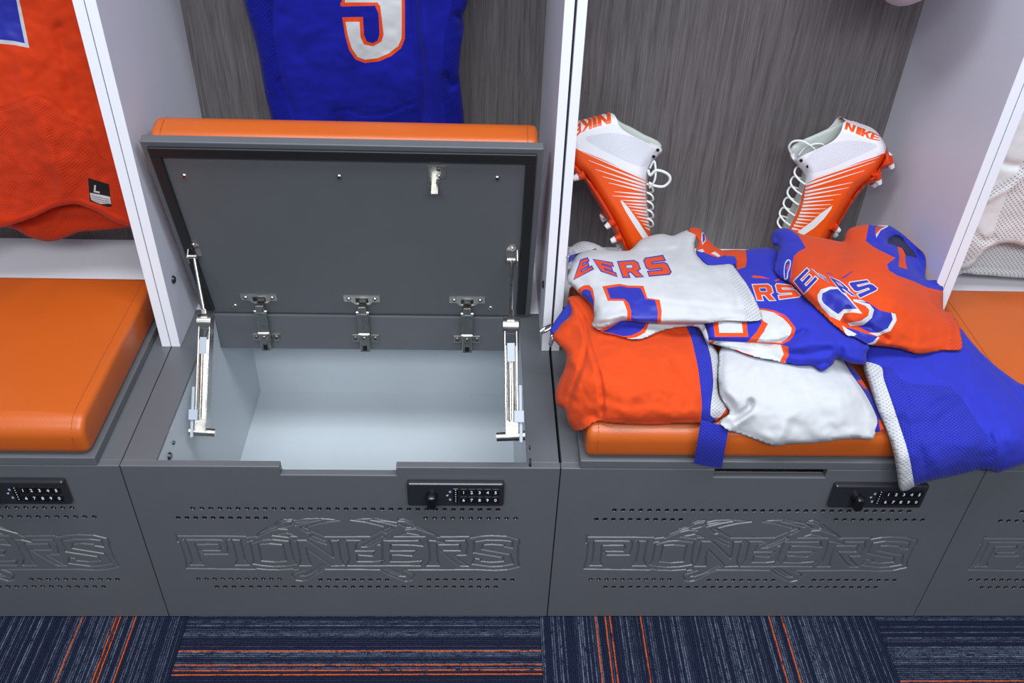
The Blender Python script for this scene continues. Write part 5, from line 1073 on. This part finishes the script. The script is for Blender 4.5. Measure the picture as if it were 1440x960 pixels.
relief(hb, q([(-60, -500), (300, -620), (1100, -620), (1450, -500), (1400, -200), (1355, 0), (1322, 90), (1328, 160), (1308, 300), (1302, 420), (1315, 560), (1330, 720), (1345, 960), (1100, 990), (700, 980), (300, 985), (250, 900), (215, 712), (172, 520), (140, 340), (108, 200), (75, 90), (52, 0), (10, -200)]),
 [(330, 0, 'y', .590), (500, 0, 'y', .565), (650, 0, 'y', .580), (380, 170, 'y', .605), (480, 170, 'y', .590), (580, 170, 'y', .585), (650, 170, 'y', .605), (360, 90, 'y', .60), (500, 90, 'y', .572), (600, 80, 'y', .570), (480, -140, 'y', .57), (500, 235, 'y', .60)], F_BLH,
 regions=[('mesh_side', F_BLHM, q([(-60, -500), (200, -400), (225, 0), (222, 200), (260, 420), (310, 620), (340, 760), (345, 1000), (240, 1000), (215, 712), (100, 200), (30, 0)])), ('mesh_side', F_BLHM, q([(1230, -300), (1260, 0), (1215, 200), (1195, 450), (1210, 600), (1225, 760), (1250, 1010), (1400, 1010), (1330, 700), (1290, 420), (1320, 150), (1380, 0), (1500, -500)])),
  ('mesh_waist', F_BLHM, q([(520, 1020), (545, 712), (575, 650), (620, 634), (680, 636), (725, 664), (790, 668), (860, 660), (960, 625), (1040, 592), (1075, 640), (1090, 730), (1100, 1020)])),
  ('number', F_TO, q([(612, -300), (980, -300), (985, 100), (985, 225), (962, 280), (905, 325), (835, 355), (755, 364), (700, 345), (662, 290), (640, 210), (622, 100)])),
  ('number', F_TW, q([(628, -300), (962, -300), (967, 100), (966, 220), (946, 266), (892, 308), (828, 336), (756, 345), (712, 330), (678, 280), (656, 210), (640, 122), (642, 120)])),
  ('number', F_TO, q([(612, 14), (825, 14), (842, 35), (862, 200), (850, 240), (802, 268), (748, 258), (728, 215), (722, 126), (612, 126)])),
  ('number', F_BLH, q([(600, 38), (780, 34), (812, 32), (832, 80), (838, 200), (826, 236), (798, 250), (764, 240), (748, 200), (742, 98), (600, 100)])), ('number', F_BLH, q([(560, 30), (622, 36), (622, 104), (645, 250), (600, 250)]))],
 strokes=[(q([(1030, -100), (1045, 150), (1080, 400), (1085, 720)]), 5, -.012), (q([(1090, -50), (1110, 200), (1140, 450), (1130, 720)]), 10, .012), (q([(225, -100), (222, 200), (270, 450)]), 4, -.007), (q([(300, 100), (360, 300), (480, 240)]), 14, -.004), (q([(260, 480), (330, 640), (345, 760)]), 6, -.008), (q([(545, 712), (575, 650), (620, 634), (680, 636), (725, 664), (790, 668), (860, 660), (960, 625), (1040, 592)]), 2, -.004),
          (q([(690, 420), (680, 560), (690, 640)]), 10, -.005), (q([(1290, 90), (1320, 130), (1310, 170)]), 5, -.012), (q([(1290, 470), (1250, 500), (1230, 440)]), 5, -.010), (q([(880, 420), (960, 500), (1020, 440)]), 14, .004)],
 roll=(.016, 9), thick=.035, seed=23, wrinkle=.004, step=3.4, labels={'number': 'white number 5 edged in orange', 'mesh_side': 'blue mesh side panel'})
q = lambda p: X(1280, 160, 3.43, p)
hw_ = thing('football_jersey', (1.75, .5, .52), 'white mesh jersey hanging in the locker at the right edge', 'jersey', HJ)
relief(hw_, q([(170, 800), (250, 770), (330, 776), (420, 782), (560, 792), (800, 800), (900, 300), (900, -700), (500, -700), (440, -300), (380, 200), (250, 520)]),
 [(1345, 385, 'y', .56), (1400, 388, 'y', .56), (1440, 391, 'y', .56), (1500, 300, 'y', .56), (1400, 200, 'y', .56), (1480, 0, 'y', .56)], F_WHH, strokes=[(q([(230, 740), (400, 745), (560, 755)]), 2, -.004)], roll=(.008, 6), thick=.015, seed=31, body='back_panel')
relief(hw_, q([(160, 740), (215, 755), (285, 745), (330, 700), (365, 660), (420, 632), (480, 622), (560, 640), (700, 660), (900, 680), (900, -700), (500, -700), (440, -300), (420, 60), (380, 200), (250, 520)]),
 [(1345, 375, 'y', .52), (1385, 355, 'y', .505), (1420, 340, 'y', .505), (1480, 350, 'y', .50), (1380, 280, 'y', .51), (1440, 240, 'y', .50), (1440, 0, 'y', .52), (1500, 100, 'y', .50)], F_WHH,
 regions=[('side_panel', F_PINKW, q([(350, 380), (440, 330), (520, 280), (540, 240), (560, 180), (900, 100), (900, -700), (380, -700), (400, 100), (330, 440)])), ('side_panel', F_PINKW, q([(330, 440), (480, 350), (440, 460), (390, 600), (300, 560)])),
  ('hem', F_PINKW, q([(150, 722), (215, 730), (275, 722), (320, 680), (358, 640), (418, 610), (480, 600), (560, 612), (900, 640), (900, 720), (150, 800)]))],
 strokes=[(q([(370, 420), (440, 380), (500, 350), (540, 300)]), 3, .006), (q([(420, 200), (450, 240), (520, 250)]), 6, -.008), (q([(300, 560), (350, 610), (400, 600)]), 5, -.006)], roll=(.010, 6), thick=.006, seed=32, labels={'side_panel': 'smooth white side panel'})

# white rounded helmet hung high in the third locker: only its lower edge shows
hc = np.array(at_y(1258, 4, .52)); R_ = .118
hm = thing('helmet', tuple(hc), 'smooth white rounded helmet edge hanging at the top right of the locker with the cleats', 'helmet')
b = bmesh.new(); bmesh.ops.create_uvsphere(b, u_segments=40, v_segments=24, radius=1)
for v in b.verts:
    x, y, z = v.co
    if z < -.1: x *= 1-.45*(-.1-z)**1.2; y *= 1-.30*(-.1-z)**1.2
    v.co = Vector((x*R_*.82, y*R_*1.12, z*R_*1.0))
MB().bm(b, Matrix.Translation((float(hc[0]), float(hc[1]), float(hc[2])+R_*.985)), 0, True).build('shell', plain('white_shell', rgb(.72, .70, .73), .28), hm)
MB().tube([(hc[0], hc[1], hc[2]+.240), (hc[0], hc[1]+.02, hc[2]+.262), (hc[0], hc[1]+.12, hc[2]+.27), (hc[0], YB, hc[2]+.27)], .004, 8).build('wall_hook', M_CHROME, LK[2][0])
